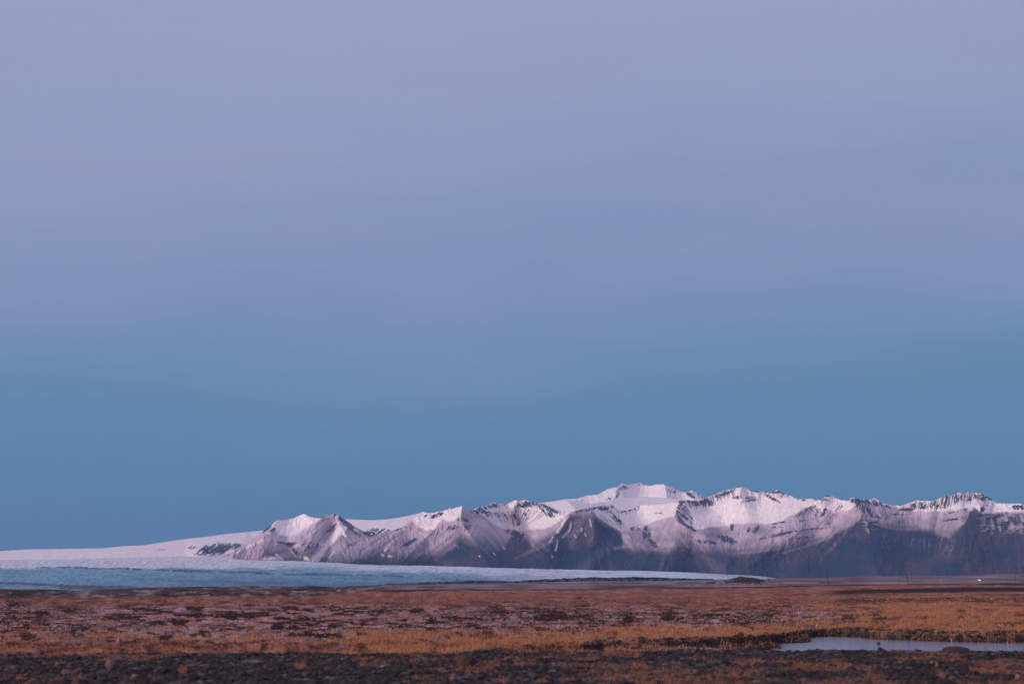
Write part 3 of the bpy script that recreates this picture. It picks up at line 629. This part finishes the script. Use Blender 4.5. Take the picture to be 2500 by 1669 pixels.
# far plain: greyish purple with horizon haze put into the colour
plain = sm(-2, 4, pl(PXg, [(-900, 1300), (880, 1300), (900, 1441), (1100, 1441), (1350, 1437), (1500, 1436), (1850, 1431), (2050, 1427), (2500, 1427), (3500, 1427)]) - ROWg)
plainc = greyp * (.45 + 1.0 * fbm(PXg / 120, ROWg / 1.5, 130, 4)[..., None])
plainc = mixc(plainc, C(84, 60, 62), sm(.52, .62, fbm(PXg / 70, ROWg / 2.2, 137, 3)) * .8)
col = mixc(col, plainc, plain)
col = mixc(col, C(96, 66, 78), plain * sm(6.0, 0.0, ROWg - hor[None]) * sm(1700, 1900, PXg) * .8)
def band(c, pts, w, colr, s, n=.8):
    y0 = pl(PXg, pts); a, b = pts[0][0], pts[-1][0]
    k = (1 - sm(w * .55, w * 1.25, np.abs(ROWg - y0) + (nB - .5) * w * n)) * sm(a - 5, a + 60, PXg) * (1 - sm(b - 40, b + 5, PXg))
    return mixc(c, colr, k * s)
col = band(col, [(900, 1443), (1150, 1439), (1400, 1438), (1560, 1433), (1650, 1436), (1900, 1432), (2050, 1427.5), (2500, 1426), (3400, 1426)], 1.6, soil, .9)
col = band(col, [(1450, 1435), (1560, 1431.5), (1680, 1434)], 4.0, C(76, 58, 58), .8)
col = band(col, [(1900, 1418), (2080, 1418.5), (2130, 1421), (2140, 1421)], 2.0, C(74, 66, 66), .8)
col = band(col, [(2000, 1448), (2100, 1444), (2250, 1441), (2400, 1439), (3400, 1437)], 6.0, soil, .96, .5)
col = band(col, [(2200, 1440), (2350, 1436), (3400, 1434)], 4.0, soil, .9, .5)
col = band(col, [(2360, 1450), (2430, 1453), (2560, 1451)], 3.0, soil, .7)
col = band(col, [(2040, 1412), (2500, 1412), (3400, 1412)], .8, C(84, 62, 76), .8)
col = band(col, [(2180, 1417), (2500, 1415.5), (3400, 1415)], .9, C(80, 60, 72), .7)
# old moraine on the left: dark, greenish and mauve
mor = sm(1050, 860, PXg) * sm(0, -4, ROWg - pl(PXg, [(-900, 1466), (0, 1466), (200, 1463), (500, 1458), (700, 1456), (900, 1448), (1050, 1440)]) + (nA - .5) * 7)
mc = C(74, 54, 58) + (C(122, 98, 98) - C(74, 54, 58)) * sm(.5, .7, fbm(PXg / 26, ROWg / 3, 131, 4))[..., None]
mc = mixc(mc, C(52, 44, 42), sm(.48, .64, fbm(PXg / 60, ROWg / 6, 132, 4)))
col = mixc(col, mc, mor)
# gravel bank in the foreground
gr = fg
gcol = grav + (grav2 - grav) * sm(.45, .75, fbm(X / .25, Y / .35, 133, 3))[..., None]
gcol = mixc(gcol, np.array([.03, .022, .022]), sm(.5, .65, fbm(X / .5, Y / .9, 134, 3)) * .8)
def moss_at(x, y):
    px = 1250 + x / y * F
    n = fbm(x / .85, y / 2.6, 135, 4)
    n2 = fbm(x / 2.5, y / 6, 136, 3)
    bias = np.interp(px, [0, 900, 1200, 1500, 2500], [-.045, -.04, -.01, .022, .02]) + np.interp(y, [34, 40, 50], [.02, .0, -.01])
    return n * .6 + n2 * .4 + bias
mk = sm(.535, .575, moss_at(X, Y))
gcol = mixc(gcol, salmon * .62, mk * .85)
col = col * (1 - gr[..., None]) + gcol * gr[..., None]
# drop away behind the visible edge of the plain
extra = []
exc = []
for i, (dd, dz) in enumerate([(60, -4), (300, -25), (1500, -80), (20000, -120)]):
    v = G[0].copy(); v[:, 0] *= 1 + dd / v[:, 1]; v[:, 1] += dd; v[:, 2] = np.minimum(v[:, 2], 0) + dz
    extra.insert(0, v); exc.append(col[0])
G2 = np.concatenate([np.stack(extra), G]); col2 = np.concatenate([np.stack(exc), col])
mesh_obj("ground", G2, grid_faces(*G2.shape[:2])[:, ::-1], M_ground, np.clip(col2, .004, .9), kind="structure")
# wide land that carries on past the sheet, out to the sides and behind
wv = np.array([(-90000, -60000, -140), (90000, -60000, -140), (90000, 90000, -140), (-90000, 90000, -140)], float)
mesh_obj("terrain", wv, np.array([[0, 1, 2, 3]]), M_ground, np.repeat((brown * .7)[None], 4, 0), kind="structure")
bx = np.linspace(-60, 60, 61); by = np.linspace(-60, 2.2, 32)
BX, BY = np.meshgrid(bx, by); BZ = .12 + (fbm(BX / 3, BY / 3, 140) - .5) * .3 - .3 * sm(40, 60, np.maximum(np.abs(BX), -BY))
mesh_obj("bank_ground", np.stack([BX, BY, BZ], -1), grid_faces(*BX.shape), M_ground, np.repeat((grav * 1.1)[None], BX.size, 0), kind="structure")

def ground_z(x, y):
    px = 1250 + np.asarray(x) / np.asarray(y) * F * math.cos(TH)
    x = np.asarray(x, float); y = np.asarray(y, float)
    # columns are straight lines from the camera, so px follows from x/y (tilt handled by iteration)
    ci = None
    Xc = G[..., 0] / G[..., 1]
    # ratio is nearly constant along a column; take it at the row nearest in distance
    rat = x / y
    k0 = np.searchsorted(Xc[300], rat).clip(1, Xc.shape[1] - 1)
    res = np.empty(x.shape)
    order = np.argsort(k0, kind='stable')
    ks = k0[order]
    b = np.flatnonzero(np.diff(ks)) + 1
    for seg in np.split(order, b):
        k = k0[seg[0]]
        res[seg] = np.interp(y[seg], G[::-1, k, 1], G[::-1, k, 2])
    return res

# small dark knoll right of the glacier snout
kx = np.arange(1690, 1905, 1.2)
k_crest = [(1690, 1424), (1730, 1420), (1762, 1416), (1778, 1413), (1790, 1410.5), (1800, 1407.8), (1810, 1406.2), (1824, 1408), (1836, 1409), (1850, 1411), (1862, 1415), (1875, 1420), (1905, 1426)]
cr = pl(kx, k_crest) + (vnoise(kx / 4, kx * 0, 85) - .5) * 1.0
R = 30; t = np.linspace(0, 1, R); KP = np.repeat(kx[None], R, 0); KR = cr[None] + (1429 - cr)[None] * t[:, None]
KD = 1500 - 70 * t[:, None] - (ridged(KP / 14, KR / 7, 86, 4) - .5) * 16
KV = ray(KP, KR, KD); b = KV[0].copy(); b[:, 1] += 60; b[:, 2] -= 8
KV = np.concatenate([b[None], KV])
kn = fbm(KP / 12, KR / 5, 87, 4)
kc = C(58, 44, 42) + (C(112, 90, 96) - C(58, 44, 42)) * np.clip(sm(.46, .62, kn - .16 * sm(1780, 1800, KP)) + sm(1420, 1426, KR + (kn - .5) * 8) + sm(1862, 1874, KP) * .8, 0, 1)[..., None]
kc = np.concatenate([kc[:1], kc])
mesh_obj("knoll", KV, grid_faces(*KV.shape[:2])[:, ::-1], M_ground, kc, kind="structure")

# ------------------------------------------------------------ pond water
mw = bpy.data.materials.new("pond_water"); mw.use_nodes = True
t_ = mw.node_tree; b_ = t_.nodes["Principled BSDF"]
b_.inputs["Base Color"].default_value = (.29, .245, .33, 1); b_.inputs["Roughness"].default_value = .10; b_.inputs["IOR"].default_value = 1.5  # lilac base colour stands in for higher sky mirrored by the ripples
g_ = t_.nodes.new("ShaderNodeNewGeometry")
mp_ = t_.nodes.new("ShaderNodeMapping"); mp_.inputs["Scale"].default_value = (.5, 2.0, 1.0)
n_ = t_.nodes.new("ShaderNodeTexNoise"); n_.inputs["Scale"].default_value = 2.2; n_.inputs["Detail"].default_value = 4
bp_ = t_.nodes.new("ShaderNodeBump"); bp_.inputs["Distance"].default_value = .06; bp_.inputs["Strength"].default_value = .8
t_.links.new(g_.outputs["Position"], mp_.inputs[0]); t_.links.new(mp_.outputs[0], n_.inputs["Vector"])
t_.links.new(n_.outputs["Fac"], bp_.inputs["Height"]); t_.links.new(bp_.outputs[0], b_.inputs["Normal"])
wx0, wx1 = 7.0, 60.0
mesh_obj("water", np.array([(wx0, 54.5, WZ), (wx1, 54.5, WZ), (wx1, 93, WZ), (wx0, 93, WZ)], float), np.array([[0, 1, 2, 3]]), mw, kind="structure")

# ------------------------------------------------------------ stones
def ico():
    p = (1 + 5 ** .5) / 2
    v = np.array([(-1, p, 0), (1, p, 0), (-1, -p, 0), (1, -p, 0), (0, -1, p), (0, 1, p), (0, -1, -p), (0, 1, -p), (p, 0, -1), (p, 0, 1), (-p, 0, -1), (-p, 0, 1)]) / math.hypot(1, p)
    f = np.array([(0, 11, 5), (0, 5, 1), (0, 1, 7), (0, 7, 10), (0, 10, 11), (1, 5, 9), (5, 11, 4), (11, 10, 2), (10, 7, 6), (7, 1, 8), (3, 9, 4), (3, 4, 2), (3, 2, 6), (3, 6, 8), (3, 8, 9), (4, 9, 5), (2, 4, 11), (6, 2, 10), (8, 6, 7), (9, 8, 1)])
    return v, f
def subdiv(v, f):
    vs = [tuple(x) for x in v]; cache = {}; nf = []
    def mid(a, b):
        k = (min(a, b), max(a, b))
        if k not in cache:
            m = (np.array(vs[a]) + np.array(vs[b])) / 2; vs.append(tuple(m / np.linalg.norm(m))); cache[k] = len(vs) - 1
        return cache[k]
    for a, b, c3 in f:
        x, y, z = mid(a, b), mid(b, c3), mid(c3, a)
        nf += [(a, x, z), (b, y, x), (c3, z, y), (x, y, z)]
    return np.array(vs), np.array(nf)
IV, IF = ico()
def stone_cloud(name, x, y, size, cols, seed, flat=(.45, .8), sink=.25):
    r = np.random.default_rng(seed); n = len(x)
    jit = 1 + r.normal(0, .16, (n, 12, 1))
    sc = np.stack([r.uniform(.8, 1.5, n), r.uniform(.7, 1.2, n), r.uniform(*flat, n)], -1)[:, None]
    v = IV[None] * jit * sc * size[:, None, None]
    a = r.uniform(0, 6.28, n); ca, sa = np.cos(a)[:, None], np.sin(a)[:, None]
    vx = v[..., 0] * ca - v[..., 1] * sa; vy = v[..., 0] * sa + v[..., 1] * ca
    z = ground_z(x, y)
    v = np.stack([vx + x[:, None], vy + y[:, None], v[..., 2] + (z + size * sink)[:, None]], -1)
    f = (IF[None] + (np.arange(n) * 12)[:, None, None]).reshape(-1, 3)
    return mesh_obj(name, v, f, M_stone, np.repeat(cols[:, None], 12, 1), smooth=False, kind="stuff")
n = 26000
sy = rng.uniform(30, 54.6, n); sx = rng.uniform(-.29, .29, n) * sy
ssz = np.exp(rng.normal(math.log(.031), .42, n)).clip(.012, .13)
base = np.array([[.046, .038, .042], [.070, .066, .074], [.030, .024, .026], [.13, .125, .14], [.10, .055, .048]])[rng.choice(5, n, p=[.36, .16, .34, .06, .08])]
stone_cloud("gravel", sx, sy, ssz, base * rng.uniform(.35, .95, (n, 1)), 11)
n = 750
sy = rng.uniform(31, 54.0, n); sx = rng.uniform(-.29, .29, n) * sy
base = np.array([[.065, .06, .066], [.045, .038, .042], [.14, .13, .15], [.10, .055, .05]])[rng.choice(4, n, p=[.4, .35, .12, .13])]
stone_cloud("field_stones", sx, sy, np.exp(rng.normal(math.log(.075), .35, n)).clip(.04, .18), base * rng.uniform(.4, 1.2, (n, 1)), 14, flat=(.3, .6), sink=.1)
# pebbles and clods along the pond margin
n = 1500
qpx = 1240 + 1320 * rng.uniform(0, 1, n) ** .6
qD = F * (CAM_H - WZ) / (pl(qpx, NB) - H0) + rng.normal(-.3, .55, n)
qx = (qpx - 1250) / F * qD * 1.0
qs = np.exp(rng.normal(math.log(.038), .45, n)).clip(.015, .12)
stone_cloud("shore_pebbles", qx, qD, qs, np.array([.022, .019, .02]) * rng.uniform(.6, 1.8, (n, 1)), 12)

# boulders that can be told apart
def boulder(px, row, D, w, h, colr, label, seed, name="boulder", zfix=None):
    v, f = subdiv(*subdiv(IV, IF)); v, f = subdiv(v, f)
    r = np.random.default_rng(seed); o1 = r.uniform(0, 50)
    nn = fbm(v[:, 0] * 1.3 + o1, v[:, 1] * 1.3 + v[:, 2] * 1.1, seed, 4) - .5
    n3 = fbm(v[:, 0] * 5 + o1, v[:, 2] * 5 + v[:, 1] * 3, seed + 4, 3) - .5
    v = v * (1 + nn * .55 + n3 * .12)[:, None]
    v = v / np.abs(v).max(0)
    v = v * np.array([w / 2, w * .42, h * .62])
    P = ray(px, row, D)
    z = float(ground_z(np.array([P[0]]), np.array([P[1]]))[0]) if zfix is None else zfix
    tn = np.array(colr) * (.75 + .9 * (fbm(v[:, 0] / w * 6, v[:, 2] / w * 9 + v[:, 1], seed + 9, 4)[:, None] - .2))
    o = mesh_obj(name, v, f, M_stone, tn)
    o.location = (P[0], P[1], z + h * .36)
    return tag(o, label, "rock")
REDB = (.055, .030, .030); DKB = (.03, .028, .03); GRB = (.12, .105, .12)
boulder(2333, 1590, 53.2, .84, .27, REDB, "large rounded reddish-brown boulder on the near pond edge at right", 1)
boulder(2213, 1586, 53.2, .18, .12, DKB, "small dark stone on the near bank left of the large brown boulder", 2)
boulder(2170, 1557, 82.2, .32, .24, DKB, "dark rock at the far pond edge touching the moss bank", 3, zfix=-.62)
boulder(2145, 1568, 76.5, .15, .12, (.02, .018, .02), "tiny dark rock standing out of the open water", 4, zfix=-.62)
boulder(271, 1636, 40, .24, .22, (.15, .085, .085), "rounded pinkish-grey striped stone in the black gravel at left", 5)
boulder(141, 1630, 41, .13, .12, (.15, .075, .066), "small salmon-coloured stone in the black gravel near the left edge", 6)
boulder(1135, 1629, 41.5, .52, .26, (.060, .030, .027), "low dark rust-brown boulder in the gravel near the middle", 7)
boulder(102, 1592, 53, .12, .16, DKB, "dark upright stone on the gravel crest at far left", 8)
boulder(35, 1629, 41.5, .04, .035, (.75, .68, .66), "tiny white pebble in the black gravel at far left", 9)
boulder(330, 1664, 35, .14, .09, (.15, .08, .07), "flat salmon stone near the bottom edge at left", 10)
boulder(1413, 1450, 330, .95, .55, (.05, .045, .035), "small dark round hummock alone on the rust-coloured heath", 13, name="hummock")
boulder(2275, 1628, 42, .07, .06, (.30, .13, .06), "small bright orange stone below the large brown boulder", 14)
boulder(2288, 1637, 40, .07, .09, (.26, .12, .05), "upright orange stone just below the other orange stone", 15)
boulder(2485, 1664, 35, .09, .09, (.26, .16, .14), "pale pinkish stone in the bottom right corner", 16)
boulder(1234, 1609, 47, .09, .09, (.16, .15, .19), "pale grey-violet stone below the end of the moss bank", 17)

# ------------------------------------------------------------ grass
def blades(name, x, y, h, w, cols, lean=.35, seed=0, kind="stuff", z=None, parent=None):
    r = np.random.default_rng(seed); n = len(x)
    z = ground_z(x, y) if z is None else z
    a = r.uniform(0, math.pi, n); dx, dy = np.cos(a) * w / 2, np.sin(a) * w / 2 * .5
    lx = r.normal(.25, 1, n) * lean * h; ly = r.normal(0, 1, n) * lean * h * .6
    b0 = np.stack([x - dx, y - dy, z - .02], -1); b1 = np.stack([x + dx, y + dy, z - .02], -1)
    m0 = np.stack([x - dx * .7 + lx * .4, y - dy * .7 + ly * .4, z + h * .6], -1); m1 = np.stack([x + dx * .7 + lx * .4, y + dy * .7 + ly * .4, z + h * .6], -1)
    tp = np.stack([x + lx, y + ly, z + h], -1)
    v = np.stack([b0, b1, m1, m0, tp], 1)
    i = (np.arange(n) * 5)[:, None]
    f = np.concatenate([i + np.array([[0, 1, 2]]), i + np.array([[0, 2, 3]]), i + np.array([[3, 2, 4]])])
    return mesh_obj(name, v, f, M_blade, np.repeat(cols[:, None], 5, 1), smooth=False, kind=kind, parent=parent)
def to_xy(px, row):
    Dq = D_of(row, px); P = ray(px, row, Dq); return P[:, 0], P[:, 1]
# golden grass: chosen where the ground is golden
n = 620000
gp = rng.uniform(-60, 2560, n); grw = 1446 + 148 * rng.uniform(0, 1, n) ** .9
ri = np.searchsorted(ROWg[:520, 400], grw).clip(0, 519); ci = np.searchsorted(colsx, gp).clip(0, len(colsx) - 1)
keep = (gz[ri, ci] > rng.uniform(.15, .8, n)) & (ins[ri, ci] < .02) & (fg[ri, ci] < .4) & (bk[ri, ci] < rng.uniform(-22, -8, n))
gp, grw, ri, ci = gp[keep], grw[keep], ri[keep], ci[keep]
gx, gy = to_xy(gp, grw)
gh = rng.uniform(.05, .20, len(gx)) * (.6 + .8 * hum3[ri, ci]) * np.interp(gy, [60, 150, 400], [.75, 1.15, 1.5])
gcb = gold * rng.uniform(.65, 1.25, (len(gx), 1)); kk = rng.uniform(0, 1, len(gx)) < .25; gcb[kk] = rust * rng.uniform(.6, 1.1, (kk.sum(), 1))
blades("grass", gx, gy, gh, gy * 0.00026 + .004, gcb, seed=21)
# short frosted tundra turf
n = 330000
gp = rng.uniform(-60, 2560, n); grw = 1440 + 152 * rng.uniform(0, 1, n)
ri = np.searchsorted(ROWg[:520, 400], grw).clip(0, 519); ci = np.searchsorted(colsx, gp).clip(0, len(colsx) - 1)
keep = (ins[ri, ci] < .02) & (fg[ri, ci] < .4) & (gz[ri, ci] < .6) & (plain[ri, ci] < .3)
gp, grw, ri, ci = gp[keep], grw[keep], ri[keep], ci[keep]
gx, gy = to_xy(gp, grw)
tcb = np.clip(col[ri, ci], .02, .8) * rng.uniform(.55, 1.35, (len(gx), 1))
blades("tundra_turf", gx, gy, rng.uniform(.02, .09, len(gx)) * np.interp(gy, [60, 300], [.9, 1.6]), gy * 0.0004 + .01, tcb, lean=.8, seed=22)
# foreground moss and dry grass between the stones
n = 240000
gy = rng.uniform(30, 54.0, n); gx = rng.uniform(-.29, .29, n) * gy
mm = moss_at(gx, gy); keep = mm > rng.uniform(.53, .60, n); gx, gy, mm = gx[keep], gy[keep], mm[keep]
tb = salmon * rng.uniform(.30, 1.05, (len(gx), 1)); kk = rng.uniform(0, 1, len(gx)) < .3; tb[kk] = C(140, 92, 66) * rng.uniform(.5, 1.1, (kk.sum(), 1))
blades("dry_grass", gx, gy, rng.uniform(.02, .085, len(gx)), np.full(len(gx), .010), tb, lean=.7, seed=23)
# separate tall tufts
def tuft(px, row, D, hgt, wid, label, seed, nb=70, lean=.22, colr=None):
    P = ray(px, row, D); r = np.random.default_rng(seed)
    x = P[0] + r.normal(0, wid / 2.5, nb); y = P[1] + r.normal(0, wid / 2.5, nb)
    z = ground_z(x, y)
    c0 = (C(150, 84, 78) if colr is None else colr) * r.uniform(.6, 1.2, (nb, 1))
    v = blades("grass_tuft", x - P[0], y - P[1], hgt * r.uniform(.35, 1, nb) ** 1.0, np.full(nb, .009), c0, lean=lean, seed=seed, kind=None, z=z - z.mean())
    v.location = (P[0], P[1], z.mean())
    return tag(v, label, "grass tuft")
tuft(446, 1646, 38.5, .24, .10, "thin dry grass tuft with one long stalk left of the middle gravel", 31, 40, .25)
tuft(735, 1636, 40, .24, .16, "tall upright reddish grass tuft with several stalks in the gravel", 32, 60)
tuft(884, 1624, 42, .18, .10, "small spiky pinkish tuft leaning left behind the tall upright tuft", 33, 36, .35)
tuft(1105, 1665, 35, .20, .08, "sparse tuft at the bottom edge below the rust-brown boulder", 34, 30)
tuft(2335, 1616, 44.5, .20, .22, "spreading dry tuft with two pale stalks below the large brown boulder", 35, 80, .4)
tuft(2298, 1660, 35.5, .26, .14, "tall thin tuft at the bottom under the orange stones", 36, 40)
tuft(1960, 1640, 38.5, .22, .3, "wide orange-brown tuft in front of the pond's left end", 37, 140, .4, C(120, 74, 56))
tuft(1560, 1625, 41.5, .16, .17, "low rusty tuft on the gravel in front of the dark shore", 38, 110, .5)
tuft(1480, 1588, 52, .16, .12, "small reddish tuft on the crest of the bank beside the dark shore", 39, 50)

# ------------------------------------------------------------ power line portals on the plain
M_wood = mat_plain("weathered_timber", (.055, .042, .045), .9, .1)
M_glass = mat_plain("insulator_glaze", (.08, .07, .07), .4, .4)
def tube(p0, p1, r0, r1, n=8):
    p0, p1 = Vector(p0), Vector(p1); d = (p1 - p0).normalized(); q = d.to_track_quat('Z', 'Y')
    ring = [(math.cos(2 * math.pi * i / n), math.sin(2 * math.pi * i / n)) for i in range(n)]
    v = [p0 + q @ Vector((c_ * r0, s_ * r0, 0)) for c_, s_ in ring] + [p1 + q @ Vector((c_ * r1, s_ * r1, 0)) for c_, s_ in ring]
    f = [(i, (i + 1) % n, n + (i + 1) % n, n + i) for i in range(n)]
    return np.array([tuple(a) for a in v]), np.array(f)
def join(parts):
    V_, F_, o = [], [], 0
    for v, f in parts:
        V_.append(v); F_.append(f + o); o += len(v)
    return np.concatenate(V_), np.concatenate(F_)
def portal(x, y, label):
    z = float(ground_z(np.array([x]), np.array([y]))[0])
    e = empty("power_pylon", (x, y, z - .2)); tag(e, label, "pylon", "wooden portal pylons of the power line across the plain")
    hh = 11.3
    for s, bx_, tx, rr in ((-1, -3.0, -2.4, .15), (1, 4.5, 2.4, .25)):
        mesh_obj("leg", *tube((bx_, 0, 0), (tx, 0, hh), rr, rr * .7), M_wood, parent=e)
    mesh_obj("crossarm", *tube((-4.6, 0, hh - .5), (4.6, 0, hh - .5), .08, .08), M_wood, parent=e)
    for s in (-4.2, 0, 4.2):
        mesh_obj("insulator", *join([tube((s, 0, hh - 2.0 + k * .2), (s, 0, hh - 1.86 + k * .2), .12, .05) for k in range(5)]), M_glass, parent=e)
    return e
for D_, pc, lb in [(1420, 2481, "nearest and tallest timber portal pylon, at the right edge of the plain"), (1640, 2197, "second timber portal pylon, left of the bright white car"),
               (1760, 2005, "third timber portal pylon, in front of the dark mountain foot"), (2100, 1863, "fourth timber portal pylon, just right of the dark knoll"),
               (2400, 1767, "farthest and smallest timber portal pylon, above the dark knoll against the ice")]:
    portal((pc - 1250) / F * D_, D_, lb)

# ------------------------------------------------------------ car with its lights on, far away on the plain
M_paint = mat_plain("white_car_paint", (.80, .78, .78), .3, .5, .03)
M_dark = mat_plain("dark_window_glass", (.02, .02, .025), .1, .5, .1)
M_rub = mat_plain("tyre_rubber", (.02, .02, .02), .9, .1, .1)
M_lamp = mat_plain("lit_headlight", (.9, .9, .85), .3, .3, .02, emit=((1, .93, .86), 6.0))
def prism(prof, x0, x1):
    n = len(prof)
    v = [(x0, y, z) for y, z in prof] + [(x1, y, z) for y, z in prof]
    me_f = [[i, (i + 1) % n, n + (i + 1) % n, n + i] for i in range(n)]
    cz = (sum(p[0] for p in prof) / n, sum(p[1] for p in prof) / n)
    v += [(x0, *cz), (x1, *cz)]
    f = [tuple(q) for q in me_f]
    for i in range(n):
        f.append((i, 2 * n, (i + 1) % n, (i + 1) % n)); f.append((n + i, n + (i + 1) % n, 2 * n + 1, 2 * n + 1))
    tri = []
    for q in f:
        tri.append((q[0], q[1], q[2]))
        if q[3] != q[2]: tri.append((q[0], q[2], q[3]))
    return np.array(v, float), np.array(tri)
cD = 2300; cP = ray(2390, 1413, cD)
czz = float(ground_z(np.array([cP[0]]), np.array([cP[1]]))[0])
car = empty("car", (cP[0], cP[1], czz + .0)); tag(car, "small white car with headlights lit, far off on the plain at right", "car")
mesh_obj("body", *prism([(-2.2, .35), (-2.3, .8), (-2.1, .98), (-1.15, 1.12), (-.55, 1.72), (1.7, 1.78), (2.15, 1.1), (2.25, .6), (2.2, .35)], -.92, .92), M_paint, smooth=False, parent=car)
mesh_obj("windscreen", *prism([(-1.12, 1.16), (-.60, 1.66), (-.66, 1.70), (-1.18, 1.20)], -.78, .78), M_dark, smooth=False, parent=car)
for s in (-1, 1):
    mesh_obj("side_window", *prism([(-.95, 1.18), (-.45, 1.62), (1.5, 1.66), (1.85, 1.18)], s * .925, s * .935), M_dark, smooth=False, parent=car)
    for yy in (-1.4, 1.4):
        a, b2 = tube((s * .72, yy, .34), (s * .96, yy, .34), .34, .34, 18)
        mesh_obj("wheel", *join([(a, b2), tube((s * .95, yy, .34), (s * .97, yy, .34), .34, .01, 18)]), M_rub, parent=car)
    mesh_obj("headlight", *join([tube((s * .66, -2.26, .78), (s * .66, -2.36, .78), .20, .18, 16), tube((s * .66, -2.36, .78), (s * .66, -2.37, .78), .18, .005, 16)]), M_lamp, parent=car)
car.rotation_euler = (0, 0, math.radians(12))

# pale stones scattered on the far plain left of the car
for i, (px, rw_, w, lb) in enumerate([(2262, 1417.5, 1.3, "pale far rock, leftmost of the light specks left of the white car"), (2298.5, 1415.3, 1.3, "pale far rock, upper one of the close pair left of the white car"),
                          (2296, 1419.8, 1.4, "pale far rock, lower one of the close pair left of the white car"), (2311, 1419, 1.7, "flat pinkish far rock, light speck nearest the white car")]):
    Dq = float(D_of(np.array([rw_]), np.array([px]))[0])
    boulder(px, rw_, Dq, w, w * .7 if i < 3 else w * .4, (.62, .55, .58) if i < 3 else (.5, .3, .33), lb, 50 + i, name="rock")

# ------------------------------------------------------------ haze
mh = bpy.data.materials.new("air_haze"); mh.use_nodes = True
th_ = mh.node_tree; th_.nodes.clear()
oh = th_.nodes.new("ShaderNodeOutputMaterial"); pv = th_.nodes.new("ShaderNodeVolumePrincipled")
pv.inputs["Color"].default_value = (.30, .52, 1.0, 1)
pv.inputs["Density"].default_value = 1.05e-5
pv.inputs["Anisotropy"].default_value = 0.0
th_.links.new(pv.outputs[0], oh.inputs["Volume"])
x0, x1, y0, y1, z0, z1 = -89000, 89000, -59000, 89500, -141, 2600
bv = np.array([(x, y, z) for z in (z0, z1) for y in (y0, y1) for x in (x0, x1)], float)
bf = np.array([(0, 2, 3, 1), (4, 5, 7, 6), (0, 1, 5, 4), (2, 6, 7, 3), (0, 4, 6, 2), (1, 3, 7, 5)])
mesh_obj("haze", bv, bf, mh, smooth=False, kind="stuff")
